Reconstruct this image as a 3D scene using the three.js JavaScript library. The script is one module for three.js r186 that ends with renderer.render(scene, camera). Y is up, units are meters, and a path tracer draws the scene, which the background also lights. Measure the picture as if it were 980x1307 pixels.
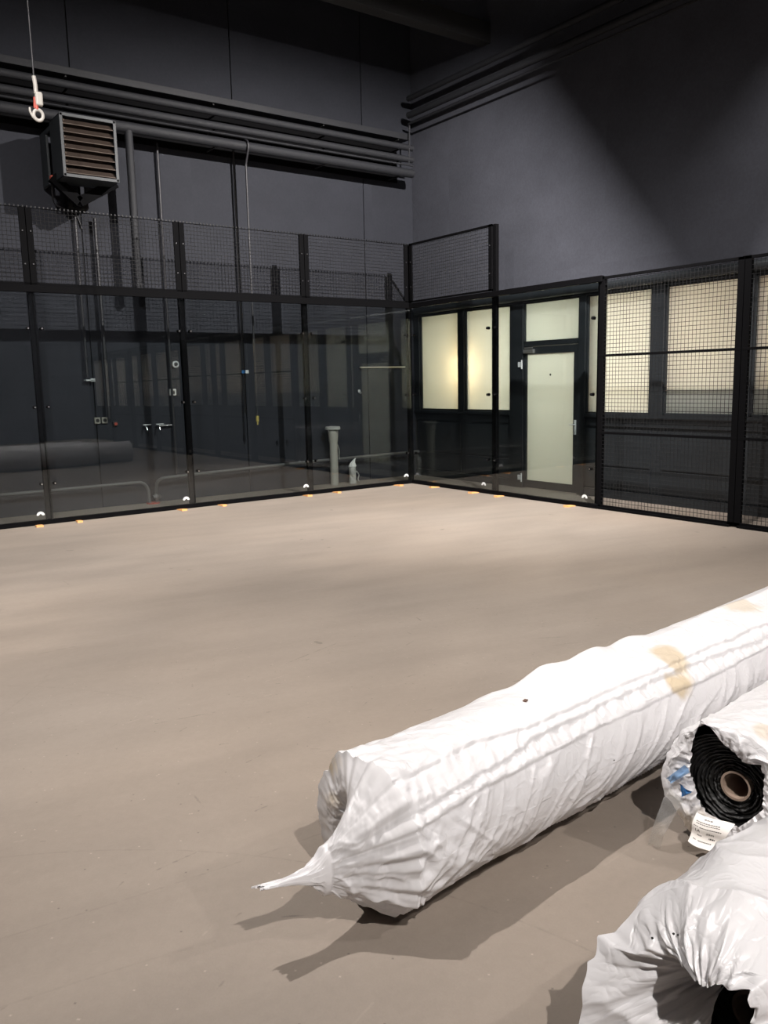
import * as THREE from 'three';
import { mergeGeometries } from 'three/addons/utils/BufferGeometryUtils.js';
import { RoundedBoxGeometry } from 'three/addons/geometries/RoundedBoxGeometry.js';
import { RectAreaLightUniformsLib } from 'three/addons/lights/RectAreaLightUniformsLib.js';

// ------------------------------------------------------------------ camera, lights, exposure
const scene = new THREE.Scene();
scene.background = new THREE.Color(0x000000);
const CAM = new THREE.Vector3(-8.7127, 1.7382, 11.2151);
const camera = new THREE.PerspectiveCamera(63.737, 980 / 1307, 0.05, 100);
camera.position.copy(CAM);
camera.rotation.set(-0.156073, -0.62549, -0.0220029, 'YXZ');
camera.updateMatrixWorld(true);
scene.add(camera);
const renderer = new THREE.WebGLRenderer({ antialias: true });
renderer.toneMapping = THREE.LinearToneMapping;
renderer.toneMappingExposure = 1.0;
renderer.shadowMap.enabled = true;
RectAreaLightUniformsLib.init();
const LAMP = { A: 500, A2: 180, B: 26, C: 178, C2: 100, D: 208, colour: new THREE.Color(1.0, 0.945, 0.90) };
const ROOM_LIGHT = 15;

// ------------------------------------------------------------------ helpers
let seed = 12345;
const rnd = () => { seed |= 0; seed = seed + 0x6D2B79F5 | 0; let t = Math.imul(seed ^ seed >>> 15, 1 | seed); t = t + Math.imul(t ^ t >>> 7, 61 | t) ^ t; return ((t ^ t >>> 14) >>> 0) / 4294967296; };
const PERM = new Float32Array(65536); for (let i = 0; i < 65536; i++) PERM[i] = rnd() * 2 - 1;
const hash2 = (i, j) => PERM[((Math.imul(i, 73856093) ^ Math.imul(j, 19349663)) >>> 0) & 65535];
const fade = t => t * t * (3 - 2 * t);
function noise(x, y) {
  const i = Math.floor(x), j = Math.floor(y), u = fade(x - i), v = fade(y - j);
  const a = hash2(i, j), b = hash2(i + 1, j), c = hash2(i, j + 1), d = hash2(i + 1, j + 1);
  return a + (b - a) * u + (c - a) * v + (a - b - c + d) * u * v;
}
const fbm = (x, y, o = 4) => { let s = 0, a = 0.5; for (let k = 0; k < o; k++) { s += a * noise(x, y); x = x * 2.03 + 17.1; y = y * 2.03 + 9.7; a *= 0.5; } return s; };
const ridge = (x, y) => 1 - Math.abs(noise(x, y)) * 2;
const clamp = (x, a = 0, b = 1) => Math.min(b, Math.max(a, x));
const sstep = (a, b, x) => fade(clamp((x - a) / (b - a)));
const lerp = (a, b, t) => a + (b - a) * t;
function table(pts, x) {
  if (x <= pts[0][0]) return pts[0][1];
  for (let i = 1; i < pts.length; i++) if (x <= pts[i][0]) return lerp(pts[i - 1][1], pts[i][1], (x - pts[i - 1][0]) / (pts[i][0] - pts[i - 1][0]));
  return pts[pts.length - 1][1];
}
const V = (x, y, z) => new THREE.Vector3(x, y, z);
const FPX = 653.5 / Math.tan(THREE.MathUtils.degToRad(63.737 / 2));
function ray(u, v) { return V((u - 490) / FPX, -(v - 653.5) / FPX, -1).applyEuler(camera.rotation); }
function atY(u, v, y) { const d = ray(u, v); return CAM.clone().addScaledVector(d, (y - CAM.y) / d.y); }
function atPlane(u, v, p, n) { const d = ray(u, v); return CAM.clone().addScaledVector(d, p.clone().sub(CAM).dot(n) / d.dot(n)); }

const names = {};
const numbered = n => { names[n] = (names[n] ?? -1) + 1; return names[n] ? `${n}_${String(names[n]).padStart(3, '0')}` : n; };
const ORG = new Map();
function thing(name, label, category, [x, y, z], group) {
  const o = new THREE.Group(); o.name = numbered(name); o.position.set(x, y, z);
  o.userData = { label, category }; if (group) o.userData.group = group;
  ORG.set(o, V(x, y, z)); scene.add(o); return o;
}
// geometry is written in world coordinates; a part's own origin is that of its thing
function part(parent, name, geo, mat, label) {
  if (Array.isArray(geo)) geo = geo.length === 1 ? geo[0] : mergeGeometries(geo.map(g => g.index ? g.toNonIndexed() : g));
  const org = ORG.get(parent);
  geo.translate(-org.x, -org.y, -org.z);
  const m = new THREE.Mesh(geo, mat); m.name = name; m.castShadow = m.receiveShadow = true;
  if (parent.isMesh) { parent.add(m); } else parent.add(m);
  ORG.set(m, org); if (label) m.userData.label = label; return m;
}
function struct(name, label, category, at = [0, 0, 0]) { const o = thing(name, label, category, at); o.name = name; o.userData.kind = 'structure'; return o; }
const box = (x0, x1, y0, y1, z0, z1) => { const g = new THREE.BoxGeometry(Math.abs(x1 - x0), Math.abs(y1 - y0), Math.abs(z1 - z0)); g.translate((x0 + x1) / 2, (y0 + y1) / 2, (z0 + z1) / 2); return metreUV(g); };
const rbox = (x0, x1, y0, y1, z0, z1, r = 0.006, seg = 2) => { const g = new RoundedBoxGeometry(Math.abs(x1 - x0), Math.abs(y1 - y0), Math.abs(z1 - z0), seg, r); g.translate((x0 + x1) / 2, (y0 + y1) / 2, (z0 + z1) / 2); return metreUV(g); };
function metreUV(g) {
  const p = g.attributes.position, n = g.attributes.normal, uv = new Float32Array(p.count * 2);
  for (let i = 0; i < p.count; i++) {
    const ax = Math.abs(n.getX(i)), ay = Math.abs(n.getY(i)), az = Math.abs(n.getZ(i));
    if (ay >= ax && ay >= az) { uv[2 * i] = p.getX(i); uv[2 * i + 1] = p.getZ(i); } else if (ax >= az) { uv[2 * i] = p.getZ(i); uv[2 * i + 1] = p.getY(i); } else { uv[2 * i] = p.getX(i); uv[2 * i + 1] = p.getY(i); }
  }
  g.setAttribute('uv', new THREE.BufferAttribute(uv, 2)); return g;
}
function bar(a, b, r, seg = 12, r2 = r, open = false) {
  const d = b.clone().sub(a), g = new THREE.CylinderGeometry(r2, r, d.length(), seg, 1, open);
  g.applyQuaternion(new THREE.Quaternion().setFromUnitVectors(V(0, 1, 0), d.clone().normalize()));
  g.translate((a.x + b.x) / 2, (a.y + b.y) / 2, (a.z + b.z) / 2); return g;
}
function tube(pts, r, n = 40, seg = 10, closed = false) { return new THREE.TubeGeometry(new THREE.CatmullRomCurve3(pts, closed, 'catmullrom', 0.3), n, r, seg, closed); }
function beamBetween(a, b, w, t) { // flat bar of width w, thickness t
  const d = b.clone().sub(a), g = new THREE.BoxGeometry(w, d.length(), t);
  g.applyQuaternion(new THREE.Quaternion().setFromUnitVectors(V(0, 1, 0), d.clone().normalize()));
  g.translate((a.x + b.x) / 2, (a.y + b.y) / 2, (a.z + b.z) / 2); return g;
}
// grid surface from f(i, j) -> Vector3
function sheet(nu, nv, f, wrapV = false, colour = null) {
  const pos = [], uv = [], idx = [], col = []; const cv = nv + 1;
  for (let i = 0; i <= nu; i++) for (let j = 0; j <= nv; j++) {
    const p = f(i / nu, j / nv, i, j); pos.push(p.x, p.y, p.z); uv.push(p.u ?? i / nu, p.v ?? j / nv);
    if (colour) { const c = colour(i / nu, j / nv, p); col.push(c[0], c[1], c[2]); }
  }
  for (let i = 0; i < nu; i++) for (let j = 0; j < nv; j++) { const a = i * cv + j, b = a + 1, c = a + cv, d = c + 1; idx.push(a, c, b, b, c, d); }
  const g = new THREE.BufferGeometry();
  g.setAttribute('position', new THREE.Float32BufferAttribute(pos, 3)); g.setAttribute('uv', new THREE.Float32BufferAttribute(uv, 2));
  if (colour) g.setAttribute('color', new THREE.Float32BufferAttribute(col, 3));
  g.setIndex(idx); g.computeVertexNormals();
  if (wrapV) { const n = g.attributes.normal; for (let i = 0; i <= nu; i++) { const a = i * cv, b = a + nv; const x = n.getX(a) + n.getX(b), y = n.getY(a) + n.getY(b), z = n.getZ(a) + n.getZ(b), l = Math.hypot(x, y, z) || 1; n.setXYZ(a, x / l, y / l, z / l); n.setXYZ(b, x / l, y / l, z / l); } }
  return g;
}

// ------------------------------------------------------------------ procedural textures and materials
function dataTex(w, h, f, srgb, repeat) {
  const d = new Uint8Array(w * h * 4);
  for (let y = 0; y < h; y++) for (let x = 0; x < w; x++) { const c = f(x, y), k = (y * w + x) * 4; d[k] = clamp(c[0]) * 255; d[k + 1] = clamp(c[1]) * 255; d[k + 2] = clamp(c[2]) * 255; d[k + 3] = 255; }
  const t = new THREE.DataTexture(d, w, h, THREE.RGBAFormat); t.magFilter = THREE.LinearFilter; t.minFilter = THREE.LinearFilter; t.wrapS = t.wrapT = THREE.RepeatWrapping;
  if (srgb) t.colorSpace = THREE.SRGBColorSpace; if (repeat) t.repeat.set(repeat[0], repeat[1]); t.needsUpdate = true; return t;
}
// floor: sealed grey-beige screed with trowel clouds, drag marks and dusty scuffs
const FX0 = -14, FX1 = 1.1, FZ0 = -1.2, FZ1 = 21.2;
const scuffs = [], specks = [];
const scuff = (x, z, ang, len, wid, amt) => scuffs.push([x, z, ang, len, wid, amt, (rnd() - 0.5) * 0.05]);
for (let k = 0; k < 320; k++) scuff(-11 + rnd() * 12, rnd() * 12, (rnd() - 0.5) * 1.2 + (rnd() < 0.2 ? 1.5 : 0), 0.03 + rnd() * rnd() * 0.5, 0.001 + rnd() * 0.004, rnd() < 0.45 ? 0.04 : -0.05 - rnd() * 0.08);
for (let k = 0; k < 260; k++) scuff(-9 + rnd() * 5, 6.4 + rnd() * 4.6, (rnd() - 0.5) * 1.4, 0.01 + rnd() * rnd() * 0.12, 0.001 + rnd() * 0.002, rnd() < 0.4 ? 0.05 : -0.05 - rnd() * 0.07);
for (let k = 0; k < 24; k++) scuff(-9 + rnd() * 9, rnd() * 10, rnd() * 6.28, 0.02 + rnd() * 0.05, 0.008 + rnd() * 0.010, -0.11);
for (let k = 0; k < 16; k++) scuff(-10 + rnd() * 8, 1 + rnd() * 9, -0.3 + rnd() * 0.5, 1.5 + rnd() * 3, 0.004, k % 2 ? 0.025 : -0.03);
for (let k = 0; k < 900; k++) specks.push([-9.3 + rnd() * 5.3, 6.2 + rnd() * 5, 0.0012 + rnd() * 0.0028, rnd() < 0.6 ? 0.10 : -0.12]);
function floorTex(x0, x1, z0, z1, W, H) {
  const marks = new Float32Array(W * H), px = W / (x1 - x0), pz = H / (z1 - z0);
  const dab = (cx, cz, wid, amt) => { const w = Math.max(0, Math.round(wid * px)), ix = Math.round((cx - x0) * px), iz = Math.round((cz - z0) * pz); const thin = Math.min(1, 0.35 + wid * px); for (let dx = -w; dx <= w; dx++) for (let dz = -w; dz <= w; dz++) { const i = ix + dx, j = iz + dz; if (i >= 0 && j >= 0 && i < W && j < H && dx * dx + dz * dz <= w * w + 0.5) { const v = amt * thin; if (Math.abs(v) > Math.abs(marks[j * W + i])) marks[j * W + i] = v; } } };
  for (const [x, z, ang, len, wid, amt, bend] of scuffs) { const step = 0.6 / px, n = Math.ceil(len / step); let cx = x, cz = z; for (let k = 0; k < n; k++) { const d = k * step, a = ang + bend * d * 20; dab(cx, cz, wid * (0.6 + 0.6 * Math.abs(noise(d * 60, ang * 9))), amt * (0.45 + 0.55 * noise(d * 45, x * 7))); cx += Math.cos(a) * step; cz += Math.sin(a) * step; } }
  for (const [x, z, r, amt] of specks) dab(x, z, r, amt);
  return dataTex(W, H, (i, j) => {
    const x = x0 + (i + 0.5) / px, z = z0 + (j + 0.5) / pz;
    const big = fbm(x * 0.35 + 5, z * 0.5 + 3, 4), mid = fbm(x * 1.4 + z * 0.3, z * 2.6, 4), fine = noise(x * 190, z * 190) * 0.5 + noise(x * 43, z * 43) * 0.5, drag = fbm(x * 0.7 + z * 0.25 + 9, z * 5.5 - x * 1.1, 4);
    const v = 0.505 + big * 0.040 + mid * 0.028 + drag * 0.022 + fine * 0.011 + marks[j * W + i];
    const w = fbm(x * 0.6 + 40, z * 0.6, 3) * 0.012;
    return [v * (1.055 + w), v * 0.975, v * (0.90 - w)];
  }, true);
}
const NX0 = -9.2, NX1 = -4.2, NZ0 = 6.2, NZ1 = 11.2;
const floorMap = floorTex(FX0, FX1, FZ0, FZ1, 1280, 1792), floorNear = floorTex(NX0, NX1, NZ0, NZ1, 1792, 1792);
const grain = dataTex(512, 512, (i, j) => { const v = 0.5 + 0.3 * noise(i * 0.5, j * 0.5) + 0.2 * noise(i * 0.13, j * 0.13); return [v, v, v]; }, false, [1.5, 1.5]);
const grainFloor = grain.clone(); grainFloor.repeat.set(16, 22); grainFloor.needsUpdate = true;
const grainNear = grain.clone(); grainNear.repeat.set(5.3, 5); grainNear.needsUpdate = true;
const paintMap = dataTex(512, 512, (i, j) => { const v = 0.92 + 0.06 * fbm(i * 0.015, j * 0.02, 4) + 0.03 * noise(i * 0.4, j * 0.3); return [v, v, v]; }, true, [0.3, 0.3]);
const crumple = dataTex(1024, 1024, (i, j) => { const x = i / 1024 * 26, y = j / 1024 * 26; const wx = fbm(x * 0.6, y * 0.6, 2) * 1.6, v = 0.45 * Math.max(0, ridge(x * 0.5 + wx, y * 0.5)) + 0.3 * Math.max(0, ridge(x + wx * 1.4 + 7, y * 1.1 + wx)) + 0.16 * Math.max(0, ridge(x * 2.3 + wx, y * 2.1 + 5)); return [v, v, v]; }, false, [1, 1]);

const lin = (r, g, b) => new THREE.Color().setRGB(r, g, b);
const std = o => new THREE.MeshStandardMaterial(o);
const phy = o => new THREE.MeshPhysicalMaterial(o);
const M = {
  floor: std({ map: floorMap, roughness: 0.58, bumpMap: grainFloor, bumpScale: 0.0006 }),
  floorNear: std({ map: floorNear, roughness: 0.58, bumpMap: grainNear, bumpScale: 0.0006 }),
  wall: phy({ color: lin(0.027, 0.029, 0.0375), map: paintMap, roughness: 0.75, specularIntensity: 0.4, bumpMap: grain, bumpScale: 0.0006 }),
  wallPlain: phy({ color: lin(0.060, 0.063, 0.078), map: paintMap, roughness: 0.8, specularIntensity: 0.4, bumpMap: grain, bumpScale: 0.001 }),
  ceiling: std({ color: lin(0.012, 0.012, 0.013), roughness: 0.9 }),
  frame: std({ color: lin(0.011, 0.014, 0.017), roughness: 0.5, map: paintMap }),
  panel: std({ color: lin(0.016, 0.020, 0.024), roughness: 0.5, map: paintMap }),
  fence: phy({ color: lin(0.0025, 0.0025, 0.003), roughness: 0.75, specularIntensity: 0.1 }),
  wire: phy({ color: lin(0.008, 0.008, 0.009), roughness: 0.5, specularIntensity: 0.5 }),
  pipe: phy({ specularIntensity: 0.5, color: lin(0.021, 0.022, 0.026), roughness: 0.55, map: paintMap, bumpMap: grain, bumpScale: 0.002 }),
  conduit: std({ color: lin(0.022, 0.022, 0.026), roughness: 0.5 }),
  black: std({ color: lin(0.006, 0.006, 0.006), roughness: 0.7 }),
  steel: std({ color: lin(0.5, 0.5, 0.5), roughness: 0.35, metalness: 0.9 }),
  chrome: std({ color: lin(0.75, 0.75, 0.75), roughness: 0.2, metalness: 1 }),
  glass: phy({ color: lin(0.72, 0.745, 0.745), transmission: 1, thickness: 0, roughness: 0, ior: 1.5 }),
  frosted: phy({ color: lin(0.86, 0.88, 0.83), transmission: 1, thickness: 0, roughness: 0.93, ior: 1.5 }),
  shadeSheet: phy({ color: lin(0.52, 0.53, 0.56), transmission: 1, thickness: 0, roughness: 0.93, ior: 1.5, side: THREE.DoubleSide }),  // grey sheet that dims the lower panes in place of shade
  sticker: std({ color: lin(0.6, 0.62, 0.63), roughness: 0.4 }),
  orange: std({ color: lin(0.80, 0.40, 0.15), roughness: 0.45 }),
  whitePaint: std({ color: lin(0.7, 0.7, 0.68), roughness: 0.5 }),
  hookPaint: std({ color: lin(0.36, 0.345, 0.32), roughness: 0.5 }),
  red: std({ color: lin(0.36, 0.06, 0.04), roughness: 0.5 }),
  blue: std({ color: lin(0.03, 0.16, 0.42), roughness: 0.45 }),
  yellow: std({ color: lin(0.45, 0.36, 0.10), roughness: 0.5 }),
  greyPlastic: std({ color: lin(0.36, 0.345, 0.305), roughness: 0.5, bumpMap: grain, bumpScale: 0.002 }),
  foil: std({ color: lin(0.62, 0.61, 0.58), roughness: 0.35, metalness: 0.35, bumpMap: crumple, bumpScale: 0.012 }),
  rust: std({ color: lin(0.030, 0.018, 0.012), roughness: 0.7, bumpMap: grain, bumpScale: 0.003 }),
  rustEdge: std({ color: lin(0.060, 0.043, 0.033), roughness: 0.6 }),
  heater: std({ color: lin(0.022, 0.027, 0.032), roughness: 0.55, map: paintMap }),
  film: std({ color: 0xffffff, vertexColors: true, roughness: 0.3, bumpMap: crumple, bumpScale: 0.0032, side: THREE.DoubleSide }),
  filmSmooth: std({ color: 0xffffff, vertexColors: true, roughness: 0.34, side: THREE.DoubleSide }),
  filmClear: phy({ color: lin(0.93, 0.92, 0.89), roughness: 0.25, transmission: 0.85, thickness: 0, bumpMap: crumple, bumpScale: 0.006, side: THREE.DoubleSide }),
  turf: std({ color: lin(0.008, 0.008, 0.008), roughness: 0.55, side: THREE.DoubleSide }),
  card: std({ color: lin(0.27, 0.20, 0.155), roughness: 0.8, side: THREE.DoubleSide }),
  tapePale: phy({ color: lin(0.30, 0.48, 0.75), roughness: 0.3, transmission: 0.35, thickness: 0, side: THREE.DoubleSide }),
  roomWall: std({ color: lin(0.66, 0.65, 0.58), roughness: 0.9 }),
  roomPink: std({ color: lin(0.70, 0.50, 0.41), roughness: 0.9 }),
  counter: std({ color: lin(0.30, 0.30, 0.31), roughness: 0.7 }),
  lens: std({ color: 0xffffff, emissive: LAMP.colour, emissiveIntensity: 6 }),
  bulb: std({ color: 0xffffff, emissive: lin(1, 0.72, 0.42), emissiveIntensity: 10 }),
  roomLens: std({ color: 0xffffff, emissive: lin(1, 0.95, 0.85), emissiveIntensity: 3 }),
};

// ------------------------------------------------------------------ the hall
const XW = 0.9, ZW = -1.0, HC = 8.2;
{
  const f = struct('floor', 'smooth grey-beige screed floor with scuffs and drag marks', 'floor');
  const slab = (x0, x1, z0, z1, bx0, bx1, bz0, bz1, m, label) => { const g = new THREE.BoxGeometry(x1 - x0, 0.2, z1 - z0); g.translate((x0 + x1) / 2, -0.1, (z0 + z1) / 2); const p = g.attributes.position, uv = g.attributes.uv; for (let i = 0; i < p.count; i++) uv.setXY(i, (p.getX(i) - bx0) / (bx1 - bx0), (p.getZ(i) - bz0) / (bz1 - bz0)); part(f, 'screed', g, m); };
  for (const [x0, x1, z0, z1] of [[FX0, FX1, FZ0, NZ0], [FX0, FX1, NZ1, FZ1], [FX0, NX0, NZ0, NZ1], [NX1, FX1, NZ0, NZ1]]) slab(x0, x1, z0, z1, FX0, FX1, FZ0, FZ1, M.floor);
  slab(NX0, NX1, NZ0, NZ1, NX0, NX1, NZ0, NZ1, M.floorNear);
  const c = struct('ceiling', 'black painted hall ceiling', 'ceiling', [0, HC, 0]);
  part(c, 'slab', box(FX0, FX1, HC, HC + 0.2, FZ0, FZ1), M.ceiling);
  [0.93, 5.4, 10.9, 15.9].forEach((z, i) => { const t = struct(`trim_${i + 1}`, ['black ceiling beam nearest the heater wall', 'black ceiling beam over the open court', 'black ceiling beam over the wrapped rolls', 'black ceiling beam towards the boarded end wall'][i], 'beam', [0, 6.95, z]); part(t, 'beam', rbox(FX0, XW, 6.95, 7.25, z - 0.11, z + 0.11, 0.01), M.ceiling); });
  // back wall of tall painted panels with open joints
  const b = struct('wall_back', 'dark grey wall of tall painted panels behind the glass', 'wall', [0, 0, ZW]);
  part(b, 'backing', box(FX0, FX1, 0, HC, ZW - 0.2, ZW - 0.03), M.black);
  const seams = [0.9, -0.18, -2.6, -5.02, -7.44, -9.86, -12.28, -14];
  for (let i = 0; i + 1 < seams.length; i++) part(b, 'panel', rbox(seams[i + 1] + 0.008, seams[i] - 0.008, 0, HC, ZW - 0.03, ZW, 0.004, 1), M.wall);
  const l = struct('wall_left', 'dark grey hall wall on the far side of the court', 'wall', [FX0, 0, 0]);
  part(l, 'plaster', box(FX0 - 0.2, FX0, 0, HC, FZ0, FZ1), M.wallPlain);
  const fr = struct('wall_front', 'dark hall end wall clad in horizontal boards', 'wall', [0, 0, 21]);
  part(fr, 'backing', box(FX0, FX1, 0, HC, 21.03, 21.2), M.black);
  for (let k = 0; k < 14; k++) part(fr, 'board', rbox(FX0, FX1, k * 0.585 + 0.012, k * 0.585 + 0.575, 21, 21.04, 0.006, 1), M.wallPlain);
}
// right wall: plaster above, window band, panelled dado, door
const PANES = [[-0.84, 0.23], [0.39, 1.50], [3.05, 4.17], [4.38, 5.42]];
for (let z = 5.62; z < 20; z += 1.25) PANES.push([z, z + 1.06]);
const Y0 = 1.22, Y1 = 2.925, XR = 1.1;
{
  const w = struct('wall_right', 'dark grey hall wall above a band of frosted windows', 'wall', [XW, 0, 0]);
  part(w, 'plaster', box(XW, XR, Y1 + 0.05, HC, FZ0, FZ1), M.wallPlain);
  part(w, 'lintel', rbox(XW - 0.03, XR, Y1, Y1 + 0.06, ZW, 21, 0.004), M.frame);
  part(w, 'skirting', rbox(XW - 0.02, XW + 0.04, 0, 0.12, ZW, 1.60, 0.004), M.frame);
  part(w, 'skirting', rbox(XW - 0.02, XW + 0.04, 0, 0.12, 2.99, 21, 0.004), M.frame);
  // mullions between panes
  let edges = [[ZW, -0.84], [0.23, 0.39], [1.50, 1.79], [2.92, 3.05], [4.17, 4.38]];
  for (let i = 3; i < PANES.length; i++) edges.push([PANES[i][1], i + 1 < PANES.length ? PANES[i + 1][0] : 21]);
  edges.forEach(([a, c]) => part(w, 'mullion', rbox(XW - 0.035, XR, (a === 1.5 || a === 2.92) ? 0 : Y0, Y1, a, c, 0.006), M.frame));
  // dado panels under the windows
  const dado = (a, c) => {
    part(w, 'dado', box(XW + 0.03, XR, 0, Y0 - 0.02, a, c), M.panel);
    part(w, 'sill', rbox(XW - 0.05, XR, Y0 - 0.05, Y0, a, c, 0.006), M.frame);
    part(w, 'dado_rail', rbox(XW, XW + 0.05, 1.04, Y0 - 0.05, a, c, 0.005), M.frame);
  };
  dado(ZW, 1.5); dado(3.05, 21);
  const dadoPanel = (a, c) => { part(w, 'dado_panel', rbox(XW + 0.012, XW + 0.05, 0.47, 1.0, a + 0.05, c - 0.05, 0.008), M.panel); part(w, 'dado_panel', rbox(XW + 0.012, XW + 0.05, 0.14, 0.45, a + 0.05, c - 0.05, 0.008), M.panel); };
  PANES.forEach(([a, c]) => dadoPanel(a - 0.06, c + 0.06));
}
const ordinal = ['first', 'second', 'third', 'fourth', 'fifth', 'sixth', 'seventh', 'eighth', 'ninth', 'tenth', 'eleventh', 'twelfth', 'thirteenth', 'fourteenth'];
PANES.forEach(([a, c], i) => {
  const lab = i === 0 ? 'frosted window in the hall corner with a warm lamp glow' : i === 1 ? 'frosted window between the corner window and the glazed door' : `frosted window with beige light, ${ordinal[i - 2]} past the glazed door`;
  const w = struct(`window_${i + 1}`, lab, 'window', [XW, Y0, (a + c) / 2]);
  const t = 0.028, x0 = XW - 0.005, x1 = XW + 0.06;
  part(w, 'window_frame', [rbox(x0, x1, Y0, Y0 + t, a, c, 0.004), rbox(x0, x1, Y1 - t, Y1, a, c, 0.004), rbox(x0, x1, Y0, Y1, a, a + t, 0.004), rbox(x0, x1, Y0, Y1, c - t, c, 0.004)], M.frame);
  part(w, 'pane', box(XW + 0.025, XW + 0.029, Y0 + t, Y1 - t, a + t, c - t), M.frosted, 'frosted glass pane lit from behind');
  if (i >= 3) part(w, 'added_shade_sheet', box(XW + 0.05, XW + 0.052, Y0 + t, 1.58, a + t, c - t), M.shadeSheet, 'added grey sheet standing in for shade across the lower part');  // added sheet that imitates shade on the lower panes
});
{
  // glazed door with transom
  const d = struct('door_1', 'dark framed glazed door with frosted glass and a transom light', 'door', [XW, 0, 2.36]);
  const x0 = XW - 0.012, x1 = XW + 0.05, a = 1.79, c = 2.92;
  part(d, 'door_frame', [rbox(x0, XR, 2.245, 2.30, a, c, 0.004), rbox(x0, x1, 2.30, 2.325, a, c, 0.003), rbox(x0, x1, 2.90, 2.925, a, c, 0.003), rbox(x0, x1, 2.30, 2.925, a, a + 0.02, 0.003), rbox(x0, x1, 2.30, 2.925, c - 0.02, c, 0.003)], M.frame);
  part(d, 'transom_pane', box(XW + 0.025, XW + 0.029, 2.325, 2.90, a + 0.02, c - 0.02), M.frosted, 'frosted transom pane above the door');
  const leaf = part(d, 'door_leaf', [rbox(x0, x1, 0.015, 0.135, a, c, 0.004), rbox(x0, x1, 2.125, 2.235, a, c, 0.004), rbox(x0, x1, 0.135, 2.125, a, a + 0.06, 0.004), rbox(x0, x1, 0.135, 2.125, c - 0.10, c, 0.004)], M.frame);
  part(leaf, 'pane', box(XW + 0.02, XW + 0.025, 0.135, 2.125, a + 0.06, c - 0.10), M.frosted, 'full height frosted pane');
  part(leaf, 'handle', [rbox(XW - 0.022, XW - 0.012, 0.90, 1.12, 2.845, 2.885, 0.003), bar(V(XW - 0.02, 1.05, 2.865), V(XW - 0.075, 1.05, 2.865), 0.009), bar(V(XW - 0.07, 1.05, 2.87), V(XW - 0.07, 1.05, 2.80), 0.011), bar(V(XW - 0.02, 0.94, 2.865), V(XW - 0.035, 0.94, 2.865), 0.012)], M.sticker, 'pale metal lever handle');
  part(leaf, 'sticker', new THREE.CircleGeometry(0.018, 16).rotateY(-Math.PI / 2).translate(XW + 0.018, 1.8, 2.33), M.black, 'small dark mark on the pane');
  part(d, 'door_closer', [rbox(XW - 0.06, XW - 0.012, 2.14, 2.2, 1.82, 2.04, 0.008), rbox(XW - 0.045, XW - 0.02, 2.215, 2.23, 1.83, 2.0, 0.003)], M.steel, 'grey door closer');
  for (const y of [0.17, 1.97]) part(d, 'hinge', [rbox(XW - 0.05, XW - 0.034, y - 0.04, y + 0.04, 1.70, 1.78, 0.003), bar(V(XW - 0.055, y - 0.07, 1.79), V(XW - 0.055, y + 0.07, 1.79), 0.012)], M.sticker, 'pale metal hinge');
}
{
  // lit corridor behind the frosted windows
  const X1 = 3.4, Z0 = -1.2, Z1 = 21.2;
  const shell = (name, label, cat, g, m) => part(struct(name, label, cat, [XR, 0, 0]), 'slab', g, m);
  shell('floor_corridor', 'grey floor of the corridor behind the frosted windows', 'floor', box(XR, X1, -0.2, 0, Z0, Z1), M.counter);
  shell('ceiling_corridor', 'pale ceiling of the corridor behind the frosted windows', 'ceiling', box(XR, X1, 3.2, 3.35, Z0, Z1), M.roomWall);
  shell('wall_corridor_pale', 'pale corridor wall opposite the glazed door', 'wall', box(X1, X1 + 0.15, -0.2, 3.35, Z0, 2.98), M.roomWall);
  shell('wall_corridor_beige', 'pinkish beige corridor wall behind the counter', 'wall', box(X1, X1 + 0.15, -0.2, 3.35, 2.98, Z1), M.roomPink);
  shell('wall_corridor_end', 'pale end wall of the corridor by the hall corner', 'wall', box(XR, X1 + 0.15, -0.2, 3.35, Z0 - 0.15, Z0), M.roomWall);
  shell('wall_corridor_far', 'pale end wall of the corridor far from the hall corner', 'wall', box(XR, X1 + 0.15, -0.2, 3.35, Z1, Z1 + 0.15), M.roomWall);
  const c = thing('counter', 'grey counter standing behind the beige frosted windows', 'counter', [1.4, 0, 8.2]);
  part(c, 'counter_body', rbox(1.14, 1.6, 0, 1.50, 4.3, 12.1, 0.01), M.counter);
  part(c, 'counter_top', rbox(1.12, 1.63, 1.50, 1.54, 4.27, 12.13, 0.008), M.counter);
  for (const [z, pw] of [[-0.3, 0.55], [1.9, 2.7], [4.6, 0.85], [8.4, 1], [12.6, 1], [16.8, 1]]) {
    const l = thing('ceiling_panel_lamp', 'flat white ceiling lamp in the corridor behind the frosted windows', 'lamp', [2.4, 3.2, z], 'corridor ceiling lamps');
    part(l, 'housing', rbox(2.1, 2.7, 3.16, 3.2, z - 0.6, z + 0.6, 0.006), M.whitePaint);
    part(l, 'diffuser', box(2.12, 2.68, 3.152, 3.158, z - 0.58, z + 0.58), M.roomLens);
    const a = new THREE.RectAreaLight((z > 4 ? lin(0.92, 0.76, 0.62) : lin(1, 0.95, 0.84)), ROOM_LIGHT * pw, 0.56, 1.16); a.position.set(0, -0.06, 0); a.lookAt(0, -2, 0); a.rotation.set(-Math.PI / 2, 0, 0); l.add(a);
  }
  const w = thing('wall_lamp', 'small warm lamp glowing behind the corner window', 'lamp', [1.32, 1.95, 0.3]);
  part(w, 'globe', new THREE.SphereGeometry(0.07, 24, 16).translate(1.32, 1.95, 0.3), M.bulb);
  part(w, 'lamp_stem', bar(V(1.32, 2.0, 0.3), V(1.32, 3.2, 0.3), 0.008), M.steel);
  const pl = new THREE.PointLight(lin(1, 0.66, 0.36), 2.6, 0, 2); pl.castShadow = true; pl.shadow.radius = 2; w.add(pl);
}

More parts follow.
